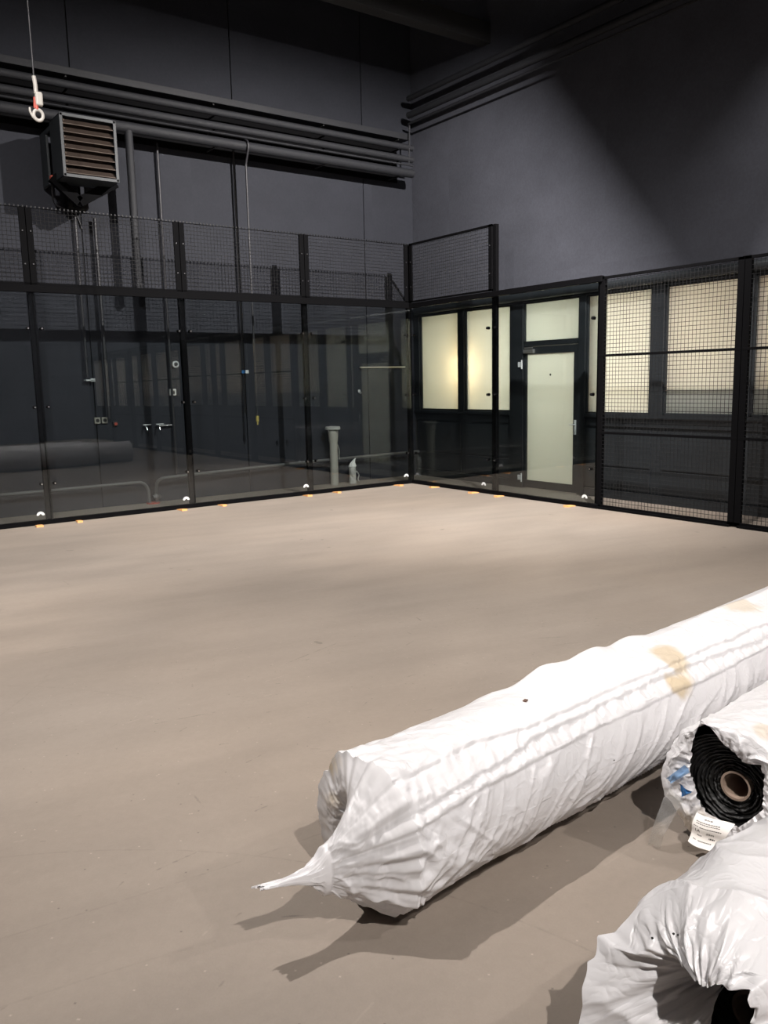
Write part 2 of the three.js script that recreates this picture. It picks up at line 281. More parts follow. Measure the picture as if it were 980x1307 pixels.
// ------------------------------------------------------------------ floodlights hung over the court
function floodlight(x, z, dir, half, cd, blend, label, beamFlaps = [], soft = 2.5) {
  const y = 6.6, d = V(...dir).normalize(), p = V(x, y, z);
  const t = thing('floodlight', label, 'floodlight', [x, y, z], 'court floodlights');
  const q = new THREE.Quaternion().setFromUnitVectors(V(0, 0, 1), d);
  const put = g => { g.applyQuaternion(q); g.translate(p.x, p.y, p.z); return g; };
  part(t, 'housing', [put(new RoundedBoxGeometry(0.34, 0.3, 0.07, 2, 0.01).translate(0, 0, -0.06)), ...[-0.12, -0.06, 0, 0.06, 0.12].map(k => put(new THREE.BoxGeometry(0.008, 0.26, 0.06).translate(k, 0, -0.12)))], M.black);
  part(t, 'lens', put(new THREE.BoxGeometry(0.24, 0.2, 0.006).translate(0, 0, -0.022)), M.lens, 'bright lens');
  part(t, 'yoke', [put(new THREE.BoxGeometry(0.01, 0.04, 0.16).translate(-0.18, 0, -0.1)), put(new THREE.BoxGeometry(0.01, 0.04, 0.16).translate(0.18, 0, -0.1)), put(new THREE.BoxGeometry(0.37, 0.04, 0.01).translate(0, 0, -0.18))], M.black);
  part(t, 'drop_rod', bar(p.clone().addScaledVector(d, -0.18), V(x - d.x * 0.18, HC - 0.002, z - d.z * 0.18), 0.018), M.black);
  for (const [d1, d2, out, ext] of beamFlaps) { // added unseen flap from the housing edge, shaped to cut the beam
    const a = V(...d1).normalize().multiplyScalar(0.42), b = V(...d2).normalize().multiplyScalar(0.42), e = b.clone().sub(a), o = V(...out).normalize();
    const t1 = a.clone().addScaledVector(e, -1.1), t2 = b.clone().addScaledVector(e, ext), h1 = t1.clone().multiplyScalar(0.2).addScaledVector(o, 0.15), h2 = t2.clone().multiplyScalar(0.2).addScaledVector(o, 0.15);
    const c = [h1, h2, t2, t1], vs = [...c, ...c.map(q => q.clone().addScaledVector(o, 0.004))], g = new THREE.BufferGeometry();
    g.setAttribute('position', new THREE.Float32BufferAttribute(vs.flatMap(q => [q.x + x, q.y + y, q.z + z]), 3));
    g.setIndex([0, 1, 2, 0, 2, 3, 6, 5, 4, 7, 6, 4, 0, 4, 5, 0, 5, 1, 1, 5, 6, 1, 6, 2, 2, 6, 7, 2, 7, 3, 3, 7, 4, 3, 4, 0]);
    const gg = g.toNonIndexed(); gg.computeVertexNormals(); part(t, 'added_beam_flap', gg, M.black, 'added black flap that shapes the beam');
  }
  const s = new THREE.SpotLight(LAMP.colour, cd, 0, half * Math.PI / 180, blend, 2);
  s.castShadow = true; s.shadow.radius = soft; s.shadow.mapSize.set(1024, 1024); s.position.copy(d.clone().multiplyScalar(0.02));
  s.target.position.copy(d); t.add(s); t.add(s.target); s.target.name = 'aim'; 
}
const AX = [0.2, -0.56, -0.804], XA = -2.2, XB = -8.3;
const beamFlapsFor = (sx, sz) => [[[3.1 * sx, -0.297, -5.814 * sz], [3.1 * sx, -2.205, -4.085 * sz], [0.80 * sx, 0.40, 0.45 * sz], 2.2], [[-0.55, -0.045, -0.83 * sz], [0.6, -0.045, -0.8 * sz], [0, 1, 0], 0.3]];  // added flaps, angled for the dark edges wanted on the walls
floodlight(XA, 6.7, AX, 58, LAMP.A, 0.8, 'black floodlight over the window side aimed at the heater wall', beamFlapsFor(1, 1), 2.0);
floodlight(XA + 0.8, 7.05, [0.356, -0.9, 0.18], 57, LAMP.B, 0.3, 'black floodlight over the window side aimed down at mid court');
floodlight(XB, 6.7, [-AX[0], AX[1], AX[2]], 58, LAMP.A2, 0.8, 'black floodlight over the far side aimed at the heater wall', beamFlapsFor(-1, 1));
floodlight(XB, 7.2, [0.47, -0.84, -0.25], 55, LAMP.D, 0.75, 'black floodlight over the far side aimed down at mid court');
floodlight(XA, 14.2, [0.15, -0.88, -0.4], 57, LAMP.C2, 0.5, 'black floodlight over the window side aimed down behind the rolls');
floodlight(XB, 14.2, [0.2, -0.87, -0.5], 56, LAMP.C, 0.5, 'black floodlight over the far side aimed down behind the rolls');
floodlight(XA, 13.3, [AX[0], AX[1], -AX[2]], 52, LAMP.A, 0.8, 'black floodlight over the window side aimed at the boarded end wall', beamFlapsFor(1, -1));
floodlight(XB, 13.3, [-AX[0], AX[1], -AX[2]], 52, LAMP.A, 0.8, 'black floodlight over the far side aimed at the boarded end wall', beamFlapsFor(-1, -1));

// ------------------------------------------------------------------ court enclosure
const HEAT = 'heater wall', WIN = 'window wall';
// welded wire mesh between (s0..s1) x (y0..y1), on the heater side (axis x) or window side (axis z)
function wireMesh(axis, s0, s1, y0, y1, off) {
  const gs = [], r = 0.0031, put = (s, y, k) => axis === 'x' ? V(s, y, k) : V(k, y, s), P = 0.05;
  const ns = Math.round((s1 - s0) / P), ny = Math.round((y1 - y0) / P);
  for (let i = 1; i < ns; i++) { const s = s0 + (s1 - s0) * i / ns; gs.push(bar(put(s, y0, off), put(s, y1, off), r, 4, r, true)); }
  for (let j = 1; j < ny; j++) { const y = y0 + (y1 - y0) * j / ny; gs.push(bar(put(s0, y, off + 0.004), put(s1, y, off + 0.004), r, 4, r, true)); }
  return mergeGeometries(gs);
}
const strip = (axis, s0, s1, y0, y1, k0, k1) => axis === 'x' ? rbox(s0, s1, y0, y1, k0, k1, 0.003, 1) : rbox(k0, k1, y0, y1, s0, s1, 0.003, 1);
function meshPanel(axis, s0, s1, y0, y1, k, rails, label, topWire) {
  const lo = Math.min(s0, s1), hi = Math.max(s0, s1), mid = (lo + hi) / 2;
  const t = thing('mesh_panel', label, 'fence panel', axis === 'x' ? [mid, y0, k] : [k, y0, mid], 'court mesh panels');
  const a = lo + 0.004, b = hi - 0.004, w = 0.075;
  for (const [p, q] of [[a, a + w], [b - w, b]]) part(t, 'side_bar', strip(axis, p, q, y0, y1, k - 0.012, k + 0.012), M.fence);
  part(t, 'top_bar', strip(axis, a, b, y1 - (topWire ? 0.010 : 0.035), y1, k - (topWire ? 0.005 : 0.012), k + (topWire ? 0.005 : 0.012)), M.fence);
  part(t, 'bottom_bar', strip(axis, a, b, y0, y0 + 0.03, k - 0.012, k + 0.012), M.fence);
  if (y0 > 2) for (const y of [3.3, 3.7]) for (const e of [a + 0.045, b - 0.045]) part(t, 'bolt', axis === 'x' ? bar(V(e, y, k + 0.01), V(e, y, k + 0.022), 0.009, 8) : bar(V(k - 0.01, y, e), V(k - 0.022, y, e), 0.009, 8), M.conduit);
  for (const y of rails) part(t, 'mid_bar', strip(axis, a, b, y - 0.016, y + 0.016, k - 0.014, k + 0.014), M.fence);
  const m = part(t, 'wire_mesh', wireMesh(axis, a + w, b - w, y0 + 0.03, y1, k), M.wire, 'black welded wire mesh'); m.userData.kind = 'stuff';
  if (topWire) { // cut wire ends standing along the top edge
    const gs = []; for (let s = a + 0.025; s < b; s += 0.05) gs.push(axis === 'x' ? box(s - 0.008, s + 0.008, y1, y1 + 0.02, k - 0.006, k + 0.006) : box(k - 0.006, k + 0.006, y1, y1 + 0.02, s - 0.008, s + 0.008));
    const e = part(t, 'wire_ends', gs, M.wire); e.userData.kind = 'stuff';
  }
  return t;
}
function post(axis, s, h, k, label, w = 0.085, d = 0.06) {
  const t = thing('court_post', label, 'post', axis === 'x' ? [s, 0, k] : [k, 0, s], 'court posts');
  const out = axis === 'x' ? -1 : 1;
  part(t, 'upright', axis === 'x' ? rbox(s - w / 2, s + w / 2, 0.01, h, k - d, k, 0.004) : rbox(k, k + d, 0.01, h, s - w / 2, s + w / 2, 0.004), M.fence);
  part(t, 'base_plate', axis === 'x' ? rbox(s - 0.1, s + 0.1, 0, 0.012, k - d - 0.12, k + 0.0, 0.003) : rbox(k, k + d + 0.12, 0, 0.012, s - 0.1, s + 0.1, 0.003), M.fence);
  return t;
}
function glassPanel(axis, s0, s1, y1, tilt, label, stickerAt) {
  const lo = Math.min(s0, s1), hi = Math.max(s0, s1), mid = (lo + hi) / 2;
  const t = thing('glass_panel', label, 'glass panel', axis === 'x' ? [mid, 0.06, 0.006] : [-0.006, 0.06, mid], 'court glass panels');
  const a = lo + 0.004, b = hi - 0.004;
  part(t, 'pane', axis === 'x' ? box(a, b, 0.064, y1 - 0.047, 0, 0.012) : box(-0.012, 0, 0.064, y1 - 0.047, a, b), M.glass);
  for (const e of [lo + 0.083, hi - 0.083]) for (const y of [0.53, 1.52, 2.51]) {
    const bo = part(t, 'bolt', axis === 'x' ? bar(V(e, y, -0.03), V(e, y, 0.02), 0.023, 20, 0.02) : bar(V(0.03, y, e), V(-0.02, y, e), 0.023, 20, 0.02), M.fence, 'bolt through the glass');
    part(bo, 'bolt_head', axis === 'x' ? bar(V(e, y, 0.019), V(e, y, 0.026), 0.011, 6) : bar(V(-0.019, y, e), V(-0.026, y, e), 0.011, 6), M.chrome);
  }
  const s = new THREE.Shape(); s.moveTo(-0.05, 0); s.absarc(0, 0, 0.05, Math.PI, 0, true); s.lineTo(0.018, 0); s.absarc(0, 0, 0.018, 0, Math.PI, false); s.lineTo(-0.05, 0);
  const sg = new THREE.ExtrudeGeometry(s, { depth: 0.0006, bevelEnabled: false, curveSegments: 16 });
  if (axis === 'x') sg.translate(stickerAt, 0.125, 0.0125); else sg.rotateY(-Math.PI / 2).translate(-0.0125, 0.125, stickerAt);
  part(t, 'sticker', sg, M.sticker, 'white half-moon sticker');
  if (tilt) { if (axis === 'x') t.rotation.x = tilt * Math.PI / 180; else t.rotation.z = tilt * Math.PI / 180; }
  return t;
}
// heater side: five glass panels, mesh above
const tiltX = [0.03, 0.06, 0.2, 0.27, 0.1];
for (let i = 0; i < 5; i++) {
  const n = ordinal[i];
  glassPanel('x', -2 * i, -2 * i - 2, 3, -tiltX[i], `clear glass court panel facing the ${HEAT}, ${n} from the corner post`, -2 * i - 0.13);
  meshPanel('x', -2 * i, -2 * i - 2, 3.045, 3.985, -0.02, [], `black wire mesh panel above the glass facing the ${HEAT}, ${n} from the corner post`, true);
  post('x', -2 * (i + 1), 4.0, -0.046, `black court post between glass panels facing the ${HEAT}, ${n} from the corner`);
}
{
  const c = thing('court_post', 'black corner post where the two glass walls meet', 'post', [0, 0, 0], 'court posts');
  part(c, 'upright', rbox(0.012, 0.085, 0.01, 4.0, -0.12, -0.046, 0.004), M.fence);
  part(c, 'base_plate', rbox(0.012, 0.17, 0, 0.012, -0.2, -0.046, 0.003), M.fence);
}
const rail = (name, label, g) => { g.computeBoundingBox(); const c = g.boundingBox.getCenter(V(0, 0, 0)); const t = thing(name, label, 'rail', [c.x, g.boundingBox.min.y, c.z], 'court rails'); part(t, 'rail_profile', g, M.fence); };
rail('court_rail', `black rail on top of the glass facing the ${HEAT}`, rbox(-10.05, -0.001, 2.955, 3.045, -0.045, 0.02, 0.006));
rail('court_rail', `black bottom rail under the glass facing the ${HEAT}`, rbox(-10.05, -0.001, 0, 0.062, -0.045, 0.02, 0.006));
rail('court_rail', `black rail on top of the glass facing the ${WIN}`, rbox(-0.02, 0.045, 2.955, 3.035, 0.022, 4.05, 0.006));
rail('court_rail', `black bottom rail under the glass facing the ${WIN}`, rbox(-0.02, 0.045, 0, 0.062, 0.022, 4.05, 0.006));
// window side
glassPanel('z', 0.02, 2, 3, 0.03, `clear glass court panel facing the ${WIN}, beside the corner post`, 1.83);
glassPanel('z', 2, 4, 3, 0.05, `clear glass court panel in front of the glazed door`, 3.83);
meshPanel('z', 0, 2, 3.045, 4.0, 0.02, [], `black wire mesh panel above the glass facing the ${WIN}`, false);
post('z', 2, 4.0, 0.046, `tall black court post between the two glass panels facing the ${WIN}`, 0.09);
for (let k = 0; k < 7; k++) {
  const z = 4 + 2 * k;
  post('z', z, 3.03, 0.046, k === 0 ? 'black court post where the glass facing the windows meets the mesh' : `black court post between full height mesh panels, ${ordinal[k - 1]} past the glass`, 0.1);
  if (k < 6) meshPanel('z', z, z + 2, 0.03, 3.02, 0.02, [1.02, 2.02], `full height black wire mesh panel facing the ${WIN}, ${ordinal[k]} past the glass`, false);
}
for (let k = 0; k < 6; k++) rail('court_rail', `black bottom rail under the full height mesh, ${ordinal[k]} past the glass`, rbox(-0.01, 0.05, 0, 0.03, 4.05 + 2 * k, 5.95 + 2 * k, 0.004));
// orange shims pushed under the bottom rails
const SH = [[47, 669, 0], [98, 663.5, 0], [230, 649.5, 0], [280, 643.5, 0], [392, 632, 0], [436, 629, 0], [512, 619.5, 0], [541, 623, 1], [599, 629, 1], [636, 633, 1], [726, 645.5, 1]];
SH.forEach(([u, v, side], i) => {
  const p = atY(u, v, 0.012);
  const n = i % 2 ? 0.032 : 0.04;
  const k = side ? p.z : -p.x, pn = Math.floor(k / 2), where = (k / 2 - pn) < 0.4 ? 'nearer the corner' : 'away from the corner';
  const t = thing('plastic_shim', `orange shim under the ${ordinal[pn]} glass panel facing the ${side ? WIN : HEAT}, ${where}`, 'shim', [p.x, 0, p.z], `orange shims along the ${side ? WIN : HEAT}`);
  const sh = new THREE.Shape(); sh.moveTo(-0.09, 0); sh.lineTo(0.07, 0); sh.lineTo(0.07, 0.006); sh.lineTo(-0.09, 0.022);
  const g = new THREE.ExtrudeGeometry(sh, { depth: n * 2, bevelEnabled: true, bevelSize: 0.002, bevelThickness: 0.002, bevelSegments: 1 });
  g.translate(0, 0.002, -n); g.rotateY(side ? 0 : Math.PI / 2);
  const yaw = (rnd() - 0.5) * 0.25; g.rotateY(yaw);
  if (side) g.translate(-p.x - 0.1, 0, 0); else g.translate(0, 0, -p.z + 0.1);
  g.translate(p.x, 0, p.z); part(t, 'wedge', g, M.orange);
});

// ------------------------------------------------------------------ pipes and fittings on the heater wall
function pipeRun(name, label, pts, r, mat = M.pipe, n = 60, clips = []) {
  const t = thing(name, label, 'pipe', [pts[0].x, pts[0].y, pts[0].z]);
  part(t, 'pipe_body', pts.length === 2 ? bar(pts[0], pts[1], r, 20) : tube(pts, r, n, 14), mat);
  for (const [p, q] of clips) part(t, 'bracket', beamBetween(p, q, 0.02, 0.02), M.black);
  return t;
}
const brackets = (y, zp) => [-12.4, -10, -7.6, -5.2, -3.1, -1.2, 0.3].map(x => [V(x, y, zp), V(x, y, -0.91)]);
{
  const t = thing('cable_tray', 'dark ledge shaped cable tray above the pipes on the heater wall', 'cable tray', [-6, 5.85, -0.6]);
  part(t, 'tray_face', rbox(FX0, 0.5, 5.83, 5.925, -0.58, -0.56, 0.006), M.pipe);
  part(t, 'tray_floor', rbox(FX0, 0.5, 5.83, 5.845, -0.86, -0.57, 0.004), M.pipe);
  for (const [p, q] of brackets(5.82, -0.6)) part(t, 'bracket', beamBetween(p, q, 0.02, 0.02), M.black);

}
{ const t = thing('added_shade_board', 'added black board standing in for shade behind the pipes on the heater wall', 'board', [-6, 5.2, -0.94]); part(t, 'board', rbox(FX0, 0.5, 5.2, 5.80, -0.94, -0.92, 0.004), M.fence); }  // added board, black in place of the shade between the pipes
pipeRun('wall_pipe', 'upper painted pipe along the heater wall below the cable tray', [V(FX0, 5.70, -0.55), V(0.55, 5.70, -0.55)], 0.05, M.pipe, 2, brackets(5.66, -0.6));
pipeRun('wall_pipe', 'middle painted pipe along the heater wall', [V(FX0, 5.51, -0.55), V(0.55, 5.51, -0.55)], 0.052, M.pipe, 2, brackets(5.47, -0.6));
pipeRun('wall_pipe', 'thin conduit between the painted pipes on the heater wall', [V(FX0, 5.408, -0.52), V(-7, 5.408, -0.52), V(0.2, 5.408, -0.52), V(0.38, 5.408, -0.52), V(0.44, 5.42, -0.52), V(0.46, 5.47, -0.52), V(0.46, 5.6, -0.52), V(0.46, 6.05, -0.5)], 0.014, M.pipe, 200);
pipeRun('wall_pipe', 'thick painted pipe, lowest of the run along the heater wall', [V(FX0, 5.285, -0.55), V(0.55, 5.285, -0.55)], 0.07, M.pipe, 2, brackets(5.23, -0.6));
// on the window wall, high up
pipeRun('wall_pipe', 'upper painted pipe high on the window wall', [V(0.6, 6.55, -0.7), V(0.6, 6.55, 20.9)], 0.045);
pipeRun('wall_pipe', 'lower painted pipe high on the window wall', [V(0.6, 6.28, -0.7), V(0.6, 6.28, 20.9)], 0.055);
pipeRun('wall_pipe', 'thin conduit below the pipes high on the window wall', [V(0.6, 6.14, -0.7), V(0.6, 6.14, 20.9)], 0.018);
pipeRun('wall_pipe', 'black pipe running along the lintel above the frosted windows', [V(0.8, 3.0, -0.85), V(0.8, 3.03, 20.8)], 0.062, M.frame);
{
  const p = atPlane(680, 362, V(0.8, 0, 0), V(1, 0, 0));
  const t = thing('pipe_vent', 'small black vent knob on the pipe above the glazed door', 'vent', [0.8, 3.06, p.z]);
  part(t, 'vent_body', [bar(V(0.8, 3.06, p.z), V(0.8, 3.12, p.z), 0.014), bar(V(0.8, 3.12, p.z), V(0.8, 3.15, p.z), 0.026)], M.black);
}
// verticals
{
  const x = -4.42, t = pipeRun('downpipe', 'thick lagged vertical pipe with a crumpled end beside the heater', [V(x, 5.24, -0.55), V(x, 3.2, -0.55)], 0.055);
  const g = sheet(14, 28, (u, v) => { const a = v * 6.2832, r = 0.056 + 0.016 * u + 0.012 * fbm(v * 9 + 3, u * 4, 2) * (v < 1 ? 1 : 1); const w = v === 1 ? 0.056 + 0.016 * u + 0.012 * fbm(3, u * 4, 2) : r; return V(x + Math.cos(a) * w, 3.3 - u * 0.18 + 0.02 * u * Math.sin(a * 3), -0.55 + Math.sin(a) * w); }, true);
  part(t, 'lagging_end', g, M.pipe, 'crumpled lagging');
}
pipeRun('wall_conduit', 'slim dark vertical conduit on the heater wall beside the lagged pipe', [V(-3.87, 5.25, -0.93), V(-3.87, 0.4, -0.93)], 0.018, M.conduit);
pipeRun('wall_conduit', 'slim dark vertical conduit on the panel joint of the heater wall', [V(-2.66, 5.3, -0.92), V(-2.66, 1.3, -0.92)], 0.016, M.conduit);
{
  const CX = atPlane(316, 260, V(0, 0, -0.56), V(0, 0, 1)).x, t = pipeRun('wall_conduit', 'vertical conduit hooked over the lowest pipe, ending in a yellow fitting', [V(CX, 5.3, -0.64), V(CX, 5.365, -0.6), V(CX, 5.375, -0.53), V(CX, 5.33, -0.463), V(CX, 5.25, -0.458), V(CX, 5.15, -0.50), V(CX, 5.05, -0.55), V(CX, 4.9, -0.56), V(CX, 3, -0.56), V(CX, 1.25, -0.56)], 0.016, M.conduit, 120);
  part(t, 'end_fitting', [bar(V(CX, 1.26, -0.56), V(CX, 1.17, -0.56), 0.024), bar(V(CX, 1.17, -0.56), V(CX, 1.12, -0.56), 0.012)], M.yellow, 'yellowish end fitting');
}
pipeRun('heater_pipe', 'thin vertical pipe below the heater, nearer the hook', [V(-5.12, 4.1, -0.93), V(-5.12, 1.9, -0.93)], 0.02, M.conduit);
pipeRun('heater_pipe', 'thin vertical pipe below the heater, nearer the lagged pipe', [V(-4.86, 4.1, -0.9), V(-4.86, 1.3, -0.9)], 0.024, M.conduit);
pipeRun('floor_pipe', 'low grey heating pipe along the heater wall turning into the floor, beyond the roll side', [V(-13, 0.33, -0.86), V(-6, 0.335, -0.86), V(-4.62, 0.34, -0.86), V(-4.45, 0.33, -0.86), V(-4.37, 0.24, -0.86), V(-4.36, 0.1, -0.86), V(-4.36, 0.0, -0.86)], 0.024, std({ color: lin(0.10, 0.10, 0.10), roughness: 0.5 }), 160);
pipeRun('floor_pipe', 'low grey heating pipe along the heater wall running to the hall corner', [V(-4.24, 0, -0.86), V(-4.24, 0.2, -0.86), V(-4.22, 0.32, -0.86), V(-4.12, 0.37, -0.86), V(-3.7, 0.385, -0.86), V(-1.6, 0.43, -0.86), V(0.84, 0.45, -0.86)], 0.024, std({ color: lin(0.10, 0.10, 0.10), roughness: 0.5 }), 160);
{
  const t = thing('pipe_valve', 'grey valve with a red collar where the heating pipe enters the floor', 'valve', [-4.3, 0, -0.86]);
  part(t, 'valve_body', [new THREE.SphereGeometry(0.05, 16, 12).translate(-4.24, 0.1, -0.86), bar(V(-4.3, 0.1, -0.86), V(-4.18, 0.1, -0.86), 0.028)], std({ color: lin(0.16, 0.16, 0.16), roughness: 0.4 }));
  part(t, 'collar', bar(V(-4.3, 0, -0.86), V(-4.3, 0.02, -0.86), 0.1, 20), M.red, 'dull red collar');
}
// grey standpipe with foil cap, and the short wrapped stub beside it
{
  const x = -1.09, z = -0.78;
  const t = thing('standpipe', 'tall grey plastic standpipe with a foil covered top behind the glass', 'pipe', [x, 0, z]);
  part(t, 'pipe_body', new THREE.LatheGeometry([[0.001, 0], [0.068, 0], [0.068, 0.73], [0.078, 0.76], [0.086, 0.9], [0.088, 0.97], [0.001, 0.97]].map(p => new THREE.Vector2(...p)), 32).translate(x, 0, z), M.greyPlastic);
  part(t, 'cap', sheet(20, 48, (u, v) => { const a = (v % 1) * 6.2832, k = 1 + 0.16 * noise(Math.cos(a) * 3 + 5, Math.sin(a) * 3) + 0.06 * noise(Math.cos(a) * 9, Math.sin(a) * 9); const r = (u < 0.7 ? u / 0.7 * 0.12 : 0.12 + (u - 0.7) * 0.03) * k; return V(x + Math.cos(a) * r, u < 0.7 ? 1.005 + 0.012 * noise(Math.cos(a) * r * 60, Math.sin(a) * r * 60) : 1.0 - (u - 0.7) * 0.13, z + Math.sin(a) * r); }), M.foil, 'crumpled foil cap');
  part(t, 'tape_end', tube([V(x + 0.07, 0.7, z + 0.02), V(x + 0.095, 0.6, z + 0.03), V(x + 0.088, 0.5, z + 0.03), V(x + 0.1, 0.44, z + 0.03)], 0.006, 16, 6), M.greyPlastic);
  const xs = -0.74, zs = -0.74;
  const s = thing('pipe_stub', 'short pipe stub wrapped in crinkled grey foil beside the standpipe', 'pipe', [xs, 0, zs]);
  part(s, 'wrapped_body', sheet(40, 48, (u, v) => { const a = (v % 1) * 6.2832, r = 0.058 + 0.014 * fbm(Math.cos(a) * 2.5 + u * 6, Math.sin(a) * 2.5 + u * 9, 3); return V(xs + Math.cos(a) * r, u * 0.31, zs + Math.sin(a) * r); }), M.foil);
  part(s, 'cap', sheet(16, 40, (u, v) => { const a = (v % 1) * 6.2832, r = lerp(0.07, 0.006, u) * (1 + 0.18 * noise(Math.cos(a) * 4, Math.sin(a) * 4 + u * 3)); return V(xs + Math.cos(a) * r + 0.07 * u * u, 0.3 + u * 0.14, zs + Math.sin(a) * r); }), M.whitePaint, 'pale twisted cap');
  part(s, 'tape_end', tube([V(xs + 0.06, 0.22, zs + 0.03), V(xs + 0.1, 0.15, zs + 0.05), V(xs + 0.08, 0.07, zs + 0.05), V(xs + 0.1, 0.03, zs + 0.06)], 0.01, 16, 6), M.foil);
}
// small fittings on the wall
const zf = ZW;
{
  for (const [x, lab] of [[-5.01, 'small square grey wall socket nearer the lagged roll reflection, one of a pair'], [-4.905, 'small square grey wall socket beside the red button, one of a pair']]) {
    const t = thing('wall_socket', lab, 'socket', [x, 1.28, zf], 'wall sockets');
    part(t, 'socket_plate', rbox(x - 0.042, x + 0.042, 1.235, 1.325, zf, zf + 0.035, 0.006), std({ color: lin(0.25, 0.24, 0.21), roughness: 0.5 }));
    part(t, 'socket_face', bar(V(x, 1.28, zf + 0.034), V(x, 1.28, zf + 0.037), 0.026, 20), M.black);
  }
  const r = thing('red_button', 'small dark red push button beside the wall sockets', 'button', [-4.75, 1.22, zf]);
  part(r, 'button_base', rbox(-4.785, -4.715, 1.185, 1.255, zf, zf + 0.03, 0.006), M.conduit); part(r, 'button_cap', bar(V(-4.75, 1.22, zf + 0.03), V(-4.75, 1.22, zf + 0.05), 0.022, 18), M.red);
  const s = thing('wall_switch', 'pale square wall switch on the heater wall', 'switch', [-3.84, 1.66, zf]);
  part(s, 'switch_plate', rbox(-3.89, -3.79, 1.61, 1.71, zf, zf + 0.04, 0.008), M.whitePaint); part(s, 'rocker', rbox(-3.85, -3.815, 1.63, 1.685, zf + 0.038, zf + 0.048, 0.003), M.conduit);
  const q = thing('wall_thermostat', 'round pale thermostat above the wall switch', 'thermostat', [-3.77, 2.08, zf]);
  part(q, 'dial_body', bar(V(-3.77, 2.08, zf), V(-3.77, 2.08, zf + 0.04), 0.05, 28), M.sticker); part(q, 'dial', bar(V(-3.77, 2.08, zf + 0.04), V(-3.77, 2.08, zf + 0.05), 0.03, 24), M.conduit);
  const b = thing('wall_tag', 'small blue and white tag on the heater wall conduit', 'tag', [-2.64, 1.95, zf]);
  part(b, 'tag_plate', rbox(-2.70, -2.64, 1.93, 1.98, zf + 0.1, zf + 0.104, 0.001), M.blue); part(b, 'tag_plate', rbox(-2.635, -2.58, 1.93, 1.98, zf + 0.1, zf + 0.104, 0.001), M.sticker);
  part(b, 'tag_clip', box(-2.65, -2.63, 1.94, 1.97, zf + 0.05, zf + 0.1), M.conduit);
  const h = thing('pipe_clip', 'small pale clip on the thin pipe below the heater', 'clip', [-5.1, 1.86, zf]);
  part(h, 'clip_body', [rbox(-5.15, -5.02, 1.85, 1.87, zf, zf + 0.1, 0.004), rbox(-5.08, -5.02, 1.84, 1.885, zf + 0.06, zf + 0.1, 0.004)], M.sticker);
  // taps
  const tap = (x, y, lab, long) => {
    const t = thing('water_tap', lab, 'tap', [x, y, zf]);
    part(t, 'tap_body', tube([V(x, y, zf), V(x, y, zf + 0.08), V(x, y - 0.01, zf + 0.12), V(x, y - 0.06, zf + 0.14)], 0.014, 24, 10), M.chrome);
    part(t, 'tap_lever', rbox(x - 0.03, x + 0.09, y + 0.02, y + 0.034, zf + 0.05, zf + 0.075, 0.004), M.sticker);
    if (long) part(t, 'tap_pipe', tube([V(x + 0.02, y, zf + 0.05), V(x + 0.22, y + 0.005, zf + 0.05)], 0.013, 8, 10), M.chrome);
  };
  tap(-4.32, 1.16, 'small chrome wall tap with a white lever, nearer the wall sockets', false);
  tap(-4.12, 1.16, 'long chrome wall tap with a side pipe below the wall switch', true);
  const g = thing('wall_rail', 'thin pale metal rail on the heater wall near the hall corner', 'rail', [0.12, 2.0, zf]);
  part(g, 'rail_bar', rbox(-0.38, 0.62, 2.0, 2.018, zf + 0.03, zf + 0.06, 0.003), M.steel);
  for (const x of [-0.34, 0.55]) part(g, 'rail_bracket', rbox(x - 0.01, x + 0.01, 1.98, 2.01, zf, zf + 0.05, 0.003), M.conduit);
  const k = thing('wall_hook', 'tiny pale hook on the heater wall below the thin metal rail', 'hook', [-0.38, 1.58, zf]);
  part(k, 'hook_plate', rbox(-0.4, -0.36, 1.57, 1.62, zf, zf + 0.012, 0.004), M.sticker); part(k, 'hook_arm', tube([V(-0.38, 1.58, zf + 0.01), V(-0.38, 1.55, zf + 0.05), V(-0.38, 1.575, zf + 0.075)], 0.007, 16, 8), M.steel);
}
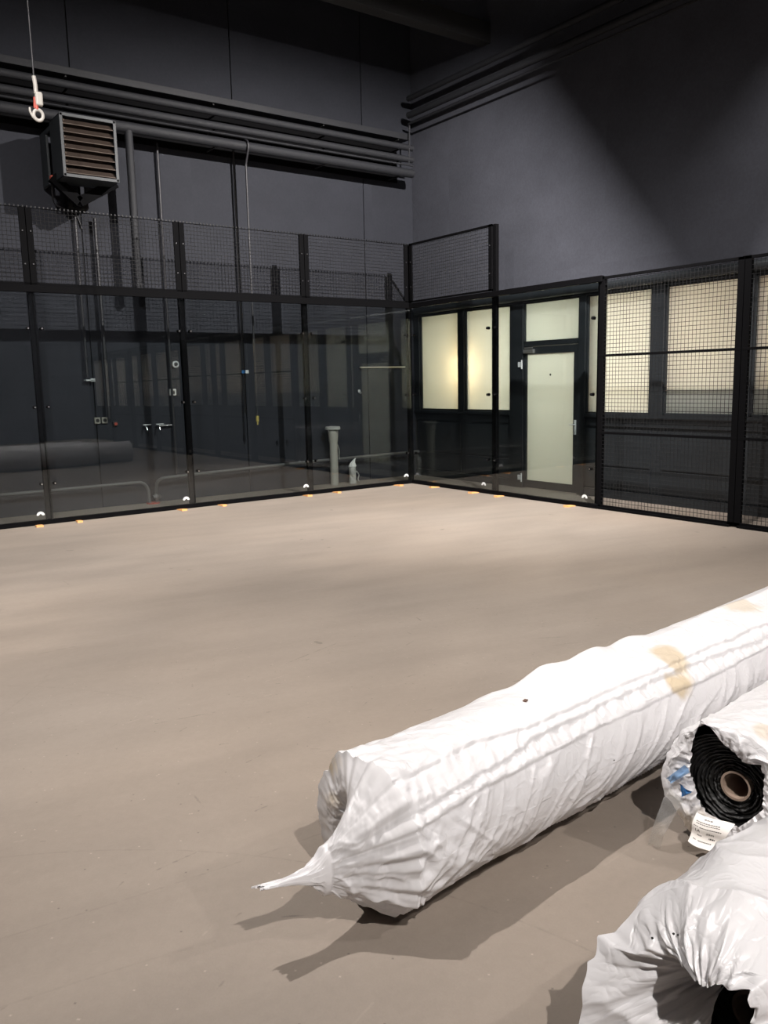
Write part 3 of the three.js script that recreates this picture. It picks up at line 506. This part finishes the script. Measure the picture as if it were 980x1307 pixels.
// ------------------------------------------------------------------ unit heater
{
  const zf0 = 0.02, zb = -0.46;
  const tl = atPlane(75, 143, V(0, 0, zf0), V(0, 0, 1)), br = atPlane(152, 233, V(0, 0, zf0), V(0, 0, 1));
  const x0 = tl.x, x1 = br.x, y1 = tl.y, y0 = br.y;
  const t = thing('unit_heater', 'dark grey wall mounted fan heater with rusty brown louvres', 'heater', [(x0 + x1) / 2, y0, ZW]);
  const b = 0.035;
  part(t, 'casing', [rbox(x0, x0 + 0.02, y0, y1, zb, zf0, 0.006), rbox(x1 - 0.02, x1, y0, y1, zb, zf0, 0.006), rbox(x0, x1, y1 - 0.02, y1, zb, zf0, 0.006), rbox(x0, x1, y0, y0 + 0.02, zb, zf0, 0.006), rbox(x0, x1, y0, y1, zb, zb + 0.02, 0.006)], M.heater);
  part(t, 'front_frame', [rbox(x0 - 0.005, x0 + b, y0, y1, zf0 - 0.01, zf0 + 0.012, 0.004), rbox(x1 - b, x1 + 0.005, y0, y1, zf0 - 0.01, zf0 + 0.012, 0.004), rbox(x0, x1, y1 - b, y1 + 0.005, zf0 - 0.01, zf0 + 0.012, 0.004), rbox(x0, x1, y0 - 0.005, y0 + b, zf0 - 0.01, zf0 + 0.012, 0.004)], M.heater);
  part(t, 'coil', rbox(x0 + 0.02, x1 - 0.02, y0 + 0.02, y1 - 0.02, zf0 - 0.22, zf0 - 0.16, 0.004), M.rust);
  const n = 7;
  for (let k = 0; k < n; k++) {
    const y = lerp(y0 + b + 0.05, y1 - b - 0.05, k / (n - 1));
    const g = new THREE.BoxGeometry(x1 - x0 - 2 * b, 0.008, 0.1); g.rotateX(0.75); g.translate((x0 + x1) / 2, y, zf0 - 0.04);
    const lv = part(t, 'louvre', g, M.rust, 'rusty brown louvre');
    part(lv, 'louvre_lip', bar(V(x0 + b, y - 0.034, zf0 - 0.003), V(x1 - b, y - 0.034, zf0 - 0.003), 0.007, 8), M.rustEdge);
    part(lv, 'louvre_pin', bar(V(x0 + b - 0.004, y, zf0 - 0.01), V(x0 + b + 0.01, y, zf0 + 0.012), 0.014, 10), M.rustEdge);
  }
  for (const [a, c, e] of [[x0, x0 + 0.03, 0.03], [x1 - 0.03, x1, 0.1]]) { part(t, 'mounting_plate', rbox(a, c, y0 + e, y1 - 0.04, -0.96, -0.66, 0.004), M.heater); part(t, 'mounting_bar', rbox(a, c, y1 - 0.1, y1 - 0.04, -0.68, zb, 0.004), M.heater); }
  part(t, 'valve_cap', rbox(x0 - 0.03, x0 + 0.02, y0 + 0.05, y0 + 0.11, zb - 0.07, zb - 0.01, 0.012), M.red, 'small red valve cap');
  const ap = atPlane(99, 262, V(0, 0, ZW + 0.1), V(0, 0, 1));
  const PZ = (u, v) => atPlane(u, v, V(0, 0, -0.35), V(0, 0, 1)), foot = PZ(101, 258);
  for (const q of [PZ(66, 226), PZ(147, 234)]) part(t, 'support_arm', beamBetween(q, foot, 0.13, 0.08), M.fence, 'black support arm');
  part(t, 'foot_bar', beamBetween(foot, V(ap.x, ap.y + 0.02, ZW + 0.06), 0.1, 0.1), M.fence);
  part(t, 'wall_foot', rbox(ap.x - 0.14, ap.x + 0.14, ap.y - 0.05, ap.y + 0.1, ZW, ZW + 0.14, 0.01), M.black);
  part(t, 'cable', tube([V(x0 - 0.01, y0 + 0.06, zb - 0.04), V(x0 + 0.0, y0 - 0.08, zb - 0.1), V(x0 + 0.08, y0 - 0.2, zb - 0.3), V(ap.x - 0.02, ap.y - 0.1, ZW + 0.03), V(ap.x + 0.06, ap.y - 0.3, ZW + 0.02)], 0.01, 40, 8), M.conduit);
}
// crane hook hanging from the ceiling
{
  const zH = 2.5, P = (u, v) => atPlane(u, v, V(0, 0, zH), V(0, 0, 1));
  const ring = P(49, 147), top = P(42, 88), blk = P(48, 125);
  const t = thing('crane_hook', 'pale crane hook with a worn red block hanging from a cable', 'hook', [ring.x, ring.y, zH]);
  part(t, 'cable', bar(P(43, 96), V(P(42, 88).x, HC - 0.002, zH), 0.008, 8), M.conduit, 'thin dark cable');
  part(t, 'shank', tube([P(43, 97), P(45, 108), P(46, 120)], 0.02, 16, 10), M.hookPaint, 'pale shank');
  part(t, 'block', new RoundedBoxGeometry(0.07, 0.13, 0.06, 3, 0.02).translate(blk.x + 0.01, blk.y - 0.01, zH), M.hookPaint);
  part(t, 'swivel', [bar(P(46, 128), P(47, 140), 0.018, 12), bar(P(44, 124), P(44.5, 138), 0.012, 10)], M.red, 'worn red swivel');
  part(t, 'hook_ring', new THREE.TorusGeometry(0.042, 0.015, 12, 32).scale(1, 1.15, 1).translate(ring.x, ring.y, zH), M.hookPaint);
  part(t, 'hook_tip', tube([P(38, 137), P(38.5, 142), P(42, 149), P(47, 153.5), P(53, 154)], 0.011, 30, 8), M.hookPaint);
}

// ------------------------------------------------------------------ wrapped turf rolls
function rollFrame(x0, z0, th, r) {
  const a = V(Math.cos(th), 0, Math.sin(th)), n = V(-Math.sin(th), 0, Math.cos(th)), o = V(x0, r, z0);
  return { a, n, o, r, at: (s, rad, deg, dn = 0, dy = 0) => { const t = deg * Math.PI / 180; const p = o.clone().addScaledVector(a, s).addScaledVector(n, rad * Math.cos(t) + dn); p.y += rad * Math.sin(t) + dy; return p; } };
}
const WHITE = [0.68, 0.67, 0.685];
function filmColour(stains, c = WHITE) { return p => { let k = 0; for (const [x, y, z, r, amt] of stains) { const d = Math.hypot(p.x - x, (p.y - y) * 1.3, p.z - z) / r; const m = fbm(p.x * 14 + x * 5, (p.z + p.y) * 22, 3); k = Math.max(k, amt * clamp((1 - d) * 2.2 + m * 1.5)); } const g = 1 + 0.03 * fbm(p.x * 5, (p.y + p.z) * 7, 3); return [c[0] * g * (1 - 0.22 * k), c[1] * g * (1 - 0.36 * k), c[2] * g * (1 - 0.58 * k)]; }; }
const spread = (n, near, L) => Array.from({ length: n + 1 }, (_, i) => { const t = i / n; return L * (near * t + (1 - near) * t * t * t); });

// pinhole in the film: a dark dot on the surface point nearest to a pixel
function hole(mesh, u, v, r = 0.0035) {
  const p = mesh.geometry.attributes.position, org = ORG.get(mesh), q = V(0, 0, 0); let best = 1e9, at = null;
  for (let i = 0; i < p.count; i++) { q.fromBufferAttribute(p, i).add(org); const depth = q.distanceTo(CAM), s = q.clone().project(camera), e = Math.hypot((s.x + 1) * 490 - u, (1 - s.y) * 653.5 - v); const score = Math.max(0, e - 4) * 10 + depth + e * 0.002; if (score < best) { best = score; at = q.clone(); } }
  const g = new THREE.SphereGeometry(r, 10, 8); g.scale(1, 0.6, 1); g.translate(at.x, at.y, at.z); part(mesh, 'pinhole', g, M.black, 'small black pinhole');
}
// --- roll 1: closed and gathered at the near end
{
  const R = 0.262, F = rollFrame(-7.30, 9.1214, -0.0914, R), L = 4.5;
  const T = thing('turf_roll', 'long fully wrapped white plastic turf roll with a twisted end, lying nearest the court corner', 'turf roll', [F.o.x, 0, F.o.z], 'wrapped turf rolls');
  const X = s => F.o.x + s * 0.996;
  const seam1 = [[-7.3, 60], [-6.93, 62], [-6.62, 56.5], [-6.24, 55.5], [-5.64, 55], [-4.7, 52], [-2, 52]];
  const seam2 = [[-7.38, 34], [-7.18, 36.5], [-6.8, 44], [-6.47, 48], [-6.04, 49.5], [-5.42, 46], [-4.84, 39], [-2, 40]];
  const edge3 = [[-7.44, 23], [-7.2, 25.5], [-6.97, 30.5], [-6.63, 32.3], [-6.12, 32.4], [-5.54, 29.3], [-4.5, 27], [-2, 27]];
  const disp = (s, deg) => {
    const x = X(s), t = deg * Math.PI / 180 * R; let d = 0;
    const w1 = table(seam1, x) + 1.6 * noise(s * 5, 1) + 0.8 * noise(s * 17, 4), w2 = table(seam2, x) + 1.8 * noise(s * 6, 11) + 1.0 * noise(s * 21, 6), w3 = table(edge3, x) + 1.2 * noise(s * 4, 21) + 0.5 * noise(s * 19, 3);
    d += 0.006 * fbm(s * 1.7, t * 4, 3);
    const side = 1 - sstep(w3 - 4, w3, deg);
    d += 0.010 * sstep(w3 - 0.7, w3 + 0.7, deg) - 0.007 * sstep(w3 + 2, w2 - 1, deg);           // lower flap edge, proud
    d += 0.008 * sstep(w2 - 0.9, w2 + 0.9, deg) - 0.005 * sstep(w2 + 2, w1 - 1, deg);
    d += 0.007 * sstep(w1 - 0.8, w1 + 0.8, deg) - 0.007 * sstep(w1 + 3, w1 + 26, deg);
    const mid = sstep(w3, w3 + 3, deg) * (1 - sstep(w2 - 2, w2 + 1, deg)), up = sstep(w2, w2 + 2, deg) * (1 - sstep(w1 - 1, w1 + 1, deg));
    d += mid * 0.005 * (noise(s * 34 + t * 9, t * 14) + 0.5 * noise(s * 70, t * 22)) + up * 0.0035 * noise(s * 40 - t * 12, t * 18);
    // diagonal tension folds down the side
    const q = s - t * 0.9, q2 = s + t, f1 = ridge(q * 7.5 + 0.8 * noise(q2 * 2, 3), q2 * 0.9), f2 = ridge(q * 17 + 1.2 * noise(q2 * 3, 8), q2 * 1.6 + 4);
    const body = clamp(side + 0.18);
    d += body * (0.011 * Math.pow(Math.max(0, f1), 3) + 0.005 * Math.pow(Math.max(0, f2), 2) - 0.004);
    // crumpling close to the end
    const e = Math.exp(-s / 0.22); d += e * (0.016 * (Math.max(0, ridge(t * 11 + s * 9, s * 6 - t * 4)) - 0.4) + 0.009 * noise(t * 40, s * 30));
    // loose fold standing up along the back edge
    const bx = sstep(0.55, 0.95, s) * (1 - sstep(1.5, 2.4, s)); d += bx * 0.05 * Math.exp(-Math.pow((deg - 108 - 9 * noise(s * 3, 2)) / 9, 2)) * (0.7 + 0.5 * noise(s * 6, 5));
    const bx2 = sstep(1.6, 2.6, s); d += bx2 * 0.018 * Math.exp(-Math.pow((deg - 98 - 6 * noise(s * 2.5, 9)) / 6, 2));
    return d;
  };
  const stains = [[-5.62, 0.5, 9.1, 0.10, 0.8], [-5.70, 0.42, 9.2, 0.09, 0.9], [-4.72, 0.53, 8.9, 0.12, 0.55], [-7.27, 0.45, 8.95, 0.09, 0.9], [-7.31, 0.33, 8.97, 0.06, 0.7]];
  const col = filmColour(stains), NS = 430, NT = 300, S = spread(NS, 0.42, L);
  const pt = (s, deg) => { const d = disp(s, deg); const p = F.at(s, R + d, deg); if (p.y < 0.004) p.y = 0.004 + 0.001 * (p.y < 0 ? 0 : 1); p.u = s * 0.9; p.v = deg / 360 * 1.6; return p; };
  const g = sheet(NS, NT, (u, v, i, j) => pt(S[i], -90 + 360 * (j === NT ? 0 : v)), true, (u, v, p) => col(p));
  const wrap = part(T, 'plastic_wrap', g, M.film); hole(wrap, 787, 970);
  // near end: film drawn across the face, then gathered into a flattened twist
  const root = V(-7.485, 0.232, 9.165), mid = V(-7.56, 0.235, 9.165), tip = V(-7.705, 0.252, 9.15);
  const NR = 110, NE = 280, A = 0.66;
  const endP = (u, deg) => {
    const rim = pt(0, deg), t = deg * Math.PI / 180, near = sstep(-0.75, 0.55, Math.cos(t - 0.15));
    if (u < A) {
      const k = u / A, inner = root.clone().addScaledVector(F.n, 0.035 * Math.cos(t)); inner.y += 0.085 * Math.sin(t);
      const rs = rim.clone().sub(F.o).dot(F.a), is = inner.clone().sub(F.o).dot(F.a), p = rim.clone().lerp(inner, lerp(Math.pow(k, 0.62), k, near));
      const s0 = p.clone().sub(F.o).dot(F.a), s1 = lerp(rs, is, lerp(Math.pow(k, 5), Math.pow(k, 0.9), near)) - 0.035 * (1 - near) * Math.sin(Math.min(1, k * 3) * 1.57) * (1 - k);
      p.addScaledVector(F.a, s1 - s0);
      // long folds running into the gather, broad soft dents across the drawn face
      const env = Math.sin(Math.min(1, k * 1.6) * 1.57) * (1 - 0.55 * k), out = p.clone().sub(root).addScaledVector(F.a, 0).normalize();
      const f1 = Math.pow(Math.max(0, ridge(deg * 0.045 + 0.5 * noise(k * 3, 2), k * 0.7 + 4)), 3), f2 = ridge(deg * 0.16 + 0.6 * noise(k * 4, 6), k * 1.1), cr = fbm(deg * 0.06 + k * 2, k * 6 + 3, 3);
      const d = env * lerp(0.024 * cr + 0.005 * f2 * f2, 0.016 * f1 + 0.0025 * f2 + 0.020 * cr - 0.004, near);
      p.addScaledVector(lerp(0, 1, near) > 0.5 ? V(0, Math.sin(t), 0).addScaledVector(F.n, Math.cos(t)) : F.a.clone().negate(), d * Math.abs(near - 0.5) * 2);
      if (p.y < 0.004) p.y = 0.004; p.u = -k * 0.3; p.v = deg / 360 * 1.6; return p;
    }
    const b = (u - A) / (1 - A), c = b < 0.45 ? root.clone().lerp(mid, b / 0.45) : mid.clone().lerp(tip, (b - 0.45) / 0.55);
    const hy = table([[0, 0.085], [0.1, 0.082], [0.22, 0.05], [0.35, 0.032], [0.6, 0.022], [1, 0.026]], b), hn = table([[0, 0.035], [0.3, 0.03], [0.5, 0.022], [0.75, 0.012], [1, 0.003]], b);
    const p = c.addScaledVector(F.n, lerp(hn, 0.034, sstep(0.3, 0.9, b)) * Math.cos(t)).addScaledVector(F.a, 0.35 * hy * Math.sin(t) * b - 0.02 * noise(deg * 0.05, 3) * b);
    p.y += lerp(hy, 0.004, sstep(0.3, 0.9, b)) * Math.sin(t) + 0.012 * Math.cos(t * 1) * sstep(0.3, 0.9, b) + (0.012 * noise(deg * 0.09, b * 4) + 0.003 * noise(deg * 0.3, b * 8)) * (1 - 0.6 * b) * sstep(0, 0.35, b); p.u = -0.3 - b * 0.3; p.v = deg / 360 * 1.2; return p;
  };
  part(T, 'gathered_end', sheet(NR, NE, (u, v, i, j) => endP(u, -90 + 360 * (j === NE ? 0 : v)), true, (u, v, p) => col(p)), M.filmSmooth, 'white film gathered into a twist');
  part(T, 'mark', new THREE.BoxGeometry(0.022, 0.004, 0.014).rotateY(0.4).translate(...(() => { const p = pt(0.76, 80); p.y += 0.002; return p.toArray(); })()), std({ color: lin(0.12, 0.07, 0.05), roughness: 0.8 }), 'scrap of brown tape');
  // far end closed in the same film
  part(T, 'far_end', sheet(14, 80, (u, v, i, j) => { const deg = -90 + 360 * (j === 80 ? 0 : v), p = pt(L, deg); const c = F.at(L + 0.18 * u, 0, 0); p.lerp(c, Math.pow(u, 0.8) * 0.85); p.addScaledVector(F.a, 0.05 * u + 0.02 * noise(deg * 0.1, u * 4)); p.u = u * 0.2; p.v = v; return p; }, true, (u, v, p) => col(p)), M.film);
}

// rolled turf seen end on: layered spiral around a card core
function turfEnd(T, F, s0, rad, dn, dy, coreR, coreDn, coreDy, L) {
  const pitch = 0.013;
  const g = sheet(110, 160, (u, v, i, j) => {
    const k = (j === 160 ? 0 : v), a = k * 6.2832, r = lerp(coreR + 0.006, rad, u), turn = (r - coreR) / pitch + k, f = turn - Math.floor(turn);
    const s = s0 - 0.012 * Math.pow(Math.sin(Math.PI * f), 0.6) + 0.010 * noise(Math.cos(a) * 2 + Math.floor(turn) * 3.1, Math.sin(a) * 2) + 0.004 * noise(a * 12, r * 300) + 0.02 * (1 - u);
    const c = lerp(1, 0, (r - coreR) / (rad - coreR)), p = F.at(s, 0, 0, dn * (1 - c) + coreDn * c, dy * (1 - c) + coreDy * c);
    const wob = 1 + 0.03 * noise(Math.cos(a) * 1.5 + 4, Math.sin(a) * 1.5 + r * 4);
    p.addScaledVector(F.n, r * wob * Math.cos(a)); p.y += r * wob * Math.sin(a); return p;
  });
  const t = part(T, 'rolled_turf', g, M.turf, 'black rolled turf seen end on');
  part(T, 'turf_body', (() => { const gg = bar(F.at(s0 + 0.03, 0, 0, dn, dy), F.at(L - 0.05, 0, 0, dn, dy), rad, 40, rad, true); return gg; })(), M.turf);
  const cA = F.at(s0 - 0.004, 0, 0, coreDn, coreDy), cB = F.at(s0 + 0.5, 0, 0, coreDn, coreDy);
  const ringG = new THREE.RingGeometry(coreR - 0.005, coreR + 0.003, 40); ringG.applyQuaternion(new THREE.Quaternion().setFromUnitVectors(V(0, 0, 1), F.a.clone().negate())); ringG.translate(cA.x, cA.y, cA.z);
  part(T, 'card_core', [bar(cA, cB, coreR, 40, coreR, true), bar(cA, cB, coreR - 0.005, 40, coreR - 0.005, true), ringG], M.card, 'brown cardboard core tube');
}
function openFilm(T, F, L, R, dispF, lipPoly, sRim, sLip, stains, lipMat, lipName, extra) {
  const col = filmColour(stains, extra.colour), NS = 260, NT = 240, S = spread(NS, 0.35, 1);
  const pt = (s, deg) => { const d = dispF(s, deg); const p = F.at(s, R + d, deg); if (p.y < 0.004) p.y = 0.004; p.u = s * 0.9; p.v = deg / 360 * 1.6; return p; };
  part(T, 'plastic_wrap', sheet(NS, NT, (u, v, i, j) => (deg => pt(lerp(sRim(deg), L, S[i]), deg))(-90 + 360 * (j === NT ? 0 : v)), true, (u, v, p) => col(p)), M.film);
  // end lip: from the rim inward to the torn opening
  const poly = lipPoly.map(([u, v]) => { const p = atPlane(u, v, F.at(sLip, 0, 0), F.a).sub(F.o); return [p.dot(F.n), p.y]; });
  const cx = poly.reduce((s, p) => s + p[0], 0) / poly.length, cy = poly.reduce((s, p) => s + p[1], 0) / poly.length;
  const hit = a => { // distance from polygon centre to its edge in direction a
    const dx = Math.cos(a), dy = Math.sin(a); let best = 0;
    for (let i = 0; i < poly.length; i++) { const [x1, y1] = poly[i], [x2, y2] = poly[(i + 1) % poly.length]; const ex = x2 - x1, ey = y2 - y1, den = dx * ey - dy * ex; if (Math.abs(den) < 1e-9) continue; const t = ((x1 - cx) * ey - (y1 - cy) * ex) / den, k = ((x1 - cx) * dy - (y1 - cy) * dx) / den; if (t > 0 && k >= -1e-6 && k <= 1 + 1e-6) best = Math.max(best, t); }
    return best;
  };
  const NE = 300;
  const g = sheet(44, NE, (u, v, i, j) => {
    const deg = -90 + 360 * (j === NE ? 0 : v), rim = pt(sRim(deg), deg), rel = rim.clone().sub(F.o), rn = rel.dot(F.n), ry = rel.y, a = Math.atan2(ry - cy, rn - cx), t = hit(a);
    let inn = F.o.clone().addScaledVector(F.a, sLip + (extra.lipS ? extra.lipS(deg) : 0)).addScaledVector(F.n, cx + t * Math.cos(a)); inn.y += cy + t * Math.sin(a);
    const p = rim.clone().lerp(inn, u); const k = Math.sin(u * 3.14);
    p.addScaledVector(F.a, -k * (extra.puff + extra.fold * Math.pow(Math.max(0, ridge(deg * 0.06, u * 1.5 + 2)), 2)) + extra.fold * 0.8 * u * noise(deg * 0.25, u * 5 + 7)); p.y = Math.max(0.004, p.y);
    p.u = -u * 0.2; p.v = deg / 360 * 1.6; return p;
  }, true, (u, v, p) => col(p));
  part(T, lipName, g, lipMat);
  part(T, 'far_end', sheet(8, 60, (u, v, i, j) => { const deg = -90 + 360 * (j === 60 ? 0 : v), p = pt(L, deg); p.lerp(F.at(L + 0.1, 0, 0), u * 0.97); return p; }, true, (u, v, p) => col(p)), M.film);
  return { pt };
}
// --- roll 2: open end with black turf, blue tape and a printed label
{
  const R = 0.25, F = rollFrame(-6.10, 9.675, -0.1198, R), L = 4.35;
  const T = thing('turf_roll', 'white wrapped turf roll torn open to show black turf, with blue tape and label', 'turf roll', [F.o.x, 0, F.o.z], 'wrapped turf rolls');
  const disp = (s, deg) => { const t = deg * Math.PI / 180 * R; const q = s - t * 0.4; return 0.006 * fbm(s * 2 + 31, t * 5, 3) + 0.008 * Math.pow(Math.max(0, ridge(t * 9 + 0.6 * noise(s * 3, 5), q * 2.2 + 9)), 3) + Math.exp(-Math.max(0, s) / 0.3) * (0.012 * (Math.max(0, ridge(s * 8 + 3, t * 6 + s * 5)) - 0.4) + 0.005 * noise(s * 40, t * 35)) - 0.006; };
  const poly = [[895, 918], [907, 927], [922, 947], [950, 974], [971, 977], [975, 990], [973, 1034], [958, 1046], [944, 1055], [925, 1051], [900, 1036], [890, 1018], [881, 985], [883, 950]];
  const { pt } = openFilm(T, F, L, R, disp, poly, () => 0, -0.004, [[-6.0, 0.42, 9.85, 0.10, 0.8], [-6.0, 0.47, 9.75, 0.06, 0.5], [-6.1, 0.05, 9.55, 0.12, 0.5]], M.film, 'torn_end', { puff: 0.012, fold: 0.010 });
  const core = atPlane(939, 1003, F.at(0.03, 0, 0), F.a).sub(F.o);
  turfEnd(T, F, 0.03, 0.225, -0.005, -0.015, 0.052, core.dot(F.n), core.y, L);
  const pl = (u, v, s) => atPlane(u, v, F.at(s, 0, 0), F.a);
  const quad = (a, b, c, d, bend, n = 10) => sheet(n, n, (u, v) => { const p = a.clone().lerp(b, u).lerp(d.clone().lerp(c, u), v); p.addScaledVector(F.a, -bend * Math.sin(u * 3.14) - 0.006 * noise(u * 4, v * 4)); return p; });
  part(T, 'blue_tape', quad(pl(851, 993, -0.035), pl(874, 976, -0.04), pl(880, 986, -0.035), pl(856, 1000, -0.04), 0.008), M.tapePale, 'pale blue tape');
  part(T, 'blue_tape', quad(pl(867, 999, -0.035), pl(883, 1010, -0.04), pl(882, 1012, -0.04), pl(870, 1017, -0.035), 0.006), M.blue, 'deep blue tape corner');
  const cnv = document.createElement('canvas'); cnv.width = 512; cnv.height = 512; const c2 = cnv.getContext('2d');
  c2.fillStyle = '#e9e4df'; c2.fillRect(0, 0, 512, 512); c2.fillStyle = '#57524e';
  const line = (x, y, w, h) => { for (let k = x; k < x + w;) { const e = 8 + rnd() * 22; c2.fillRect(k, y, Math.min(e, x + w - k), h); k += e + 6; } };
  line(150, 34, 110, 16); line(50, 84, 330, 15); line(60, 112, 330, 15); line(30, 166, 80, 13); line(130, 170, 300, 17);
  c2.font = 'bold 74px sans-serif'; c2.fillStyle = '#3a3633'; c2.fillText('LA', 60, 278); c2.font = 'bold 58px sans-serif'; c2.fillText('20m', 240, 290);
  c2.fillStyle = '#57524e'; line(110, 330, 80, 22); line(300, 340, 90, 30); line(60, 424, 60, 14); line(150, 424, 220, 16);
  const lt = new THREE.CanvasTexture(cnv); lt.colorSpace = THREE.SRGBColorSpace;
  const la = pl(889, 1037, -0.03), lb = pl(937, 1053, -0.035), lc = pl(911, 1091, -0.10), ld = pl(877, 1074, -0.09);
  part(T, 'label_sheet', sheet(14, 14, (u, v) => { const p = la.clone().lerp(lb, u).lerp(ld.clone().lerp(lc, u), v); p.addScaledVector(F.a, -0.012 * Math.sin(v * 6) - 0.008 * Math.sin(u * 5)); p.u = u; p.v = 1 - v; return p; }), std({ map: lt, roughness: 0.5, side: THREE.DoubleSide }), 'white printed paper label');
  part(T, 'film_strip', sheet(24, 8, (u, v) => { const a = pl(853, 1006, -0.03), b = pl(873, 1022, -0.05), c = atY(829, 1076, 0.012), d = atY(842, 1083, 0.012); const p = a.lerp(c, u).lerp(b.lerp(d, u), v); p.addScaledVector(F.a, -0.03 * Math.sin(u * 3) + 0.01 * noise(u * 6, v * 3)); p.y = Math.max(0.006, p.y); return p; }), M.filmClear, 'hanging strip of clear film');
}
// --- roll 3: open end with film sagging over the mouth
{
  const R = 0.26, F = rollFrame(-7.06, 10.2201, -0.0283, R), L = 4.35;
  const T = thing('turf_roll', 'greyish wrapped turf roll with crumpled film sagging over its dark open end', 'turf roll', [F.o.x, 0, F.o.z], 'wrapped turf rolls');
  const disp = (s, deg) => { const t = deg * Math.PI / 180 * R, e = Math.exp(-Math.max(0, s + 0.12) / 0.35); return 0.008 * fbm(s * 2.4 + 51, t * 5, 3) + 0.012 * Math.pow(Math.max(0, ridge(s * 5 - t * 5, s * 3 + t * 4 + 9)), 3) + e * (0.034 * (Math.max(0, ridge(s * 4 + 8, t * 4 - s * 4)) - 0.45) + 0.008 * (Math.max(0, ridge(s * 11 + 2, t * 10)) - 0.4)) - 0.008; };
  const farK = deg => Math.exp(-Math.pow((((deg + 450) % 360) - 295) / 52, 2)), far3 = deg => lerp(0.05, -0.20, farK(deg)) + 0.012 * noise(deg * 0.07, 4);
  const poly = [[851, 1232], [871, 1241], [876, 1257], [890, 1251], [903, 1261], [916, 1255], [929, 1263], [955, 1265], [961, 1287], [958, 1310], [955, 1350], [915, 1360], [890, 1320], [869, 1273], [858, 1250]];
  openFilm(T, F, L, R, disp, poly, far3, -0.12, [[-7.1, 0.3, 10.35, 0.03, 0.8], [-6.6, 0.5, 10.3, 0.05, 0.3]], M.film, 'sagging_end', { puff: 0.035, fold: 0.016, lipS: deg => 0.19 * farK(deg) });
  turfEnd(T, F, 0.10, 0.235, 0, -0.015, 0.052, 0.06, -0.06, L);
  const hood = T.children.find(c => c.name === 'sagging_end');
  for (const [u, v] of [[833, 1196], [858, 1191], [862, 1192]]) hole(hood, u, v);
}
renderer.render(scene, camera);
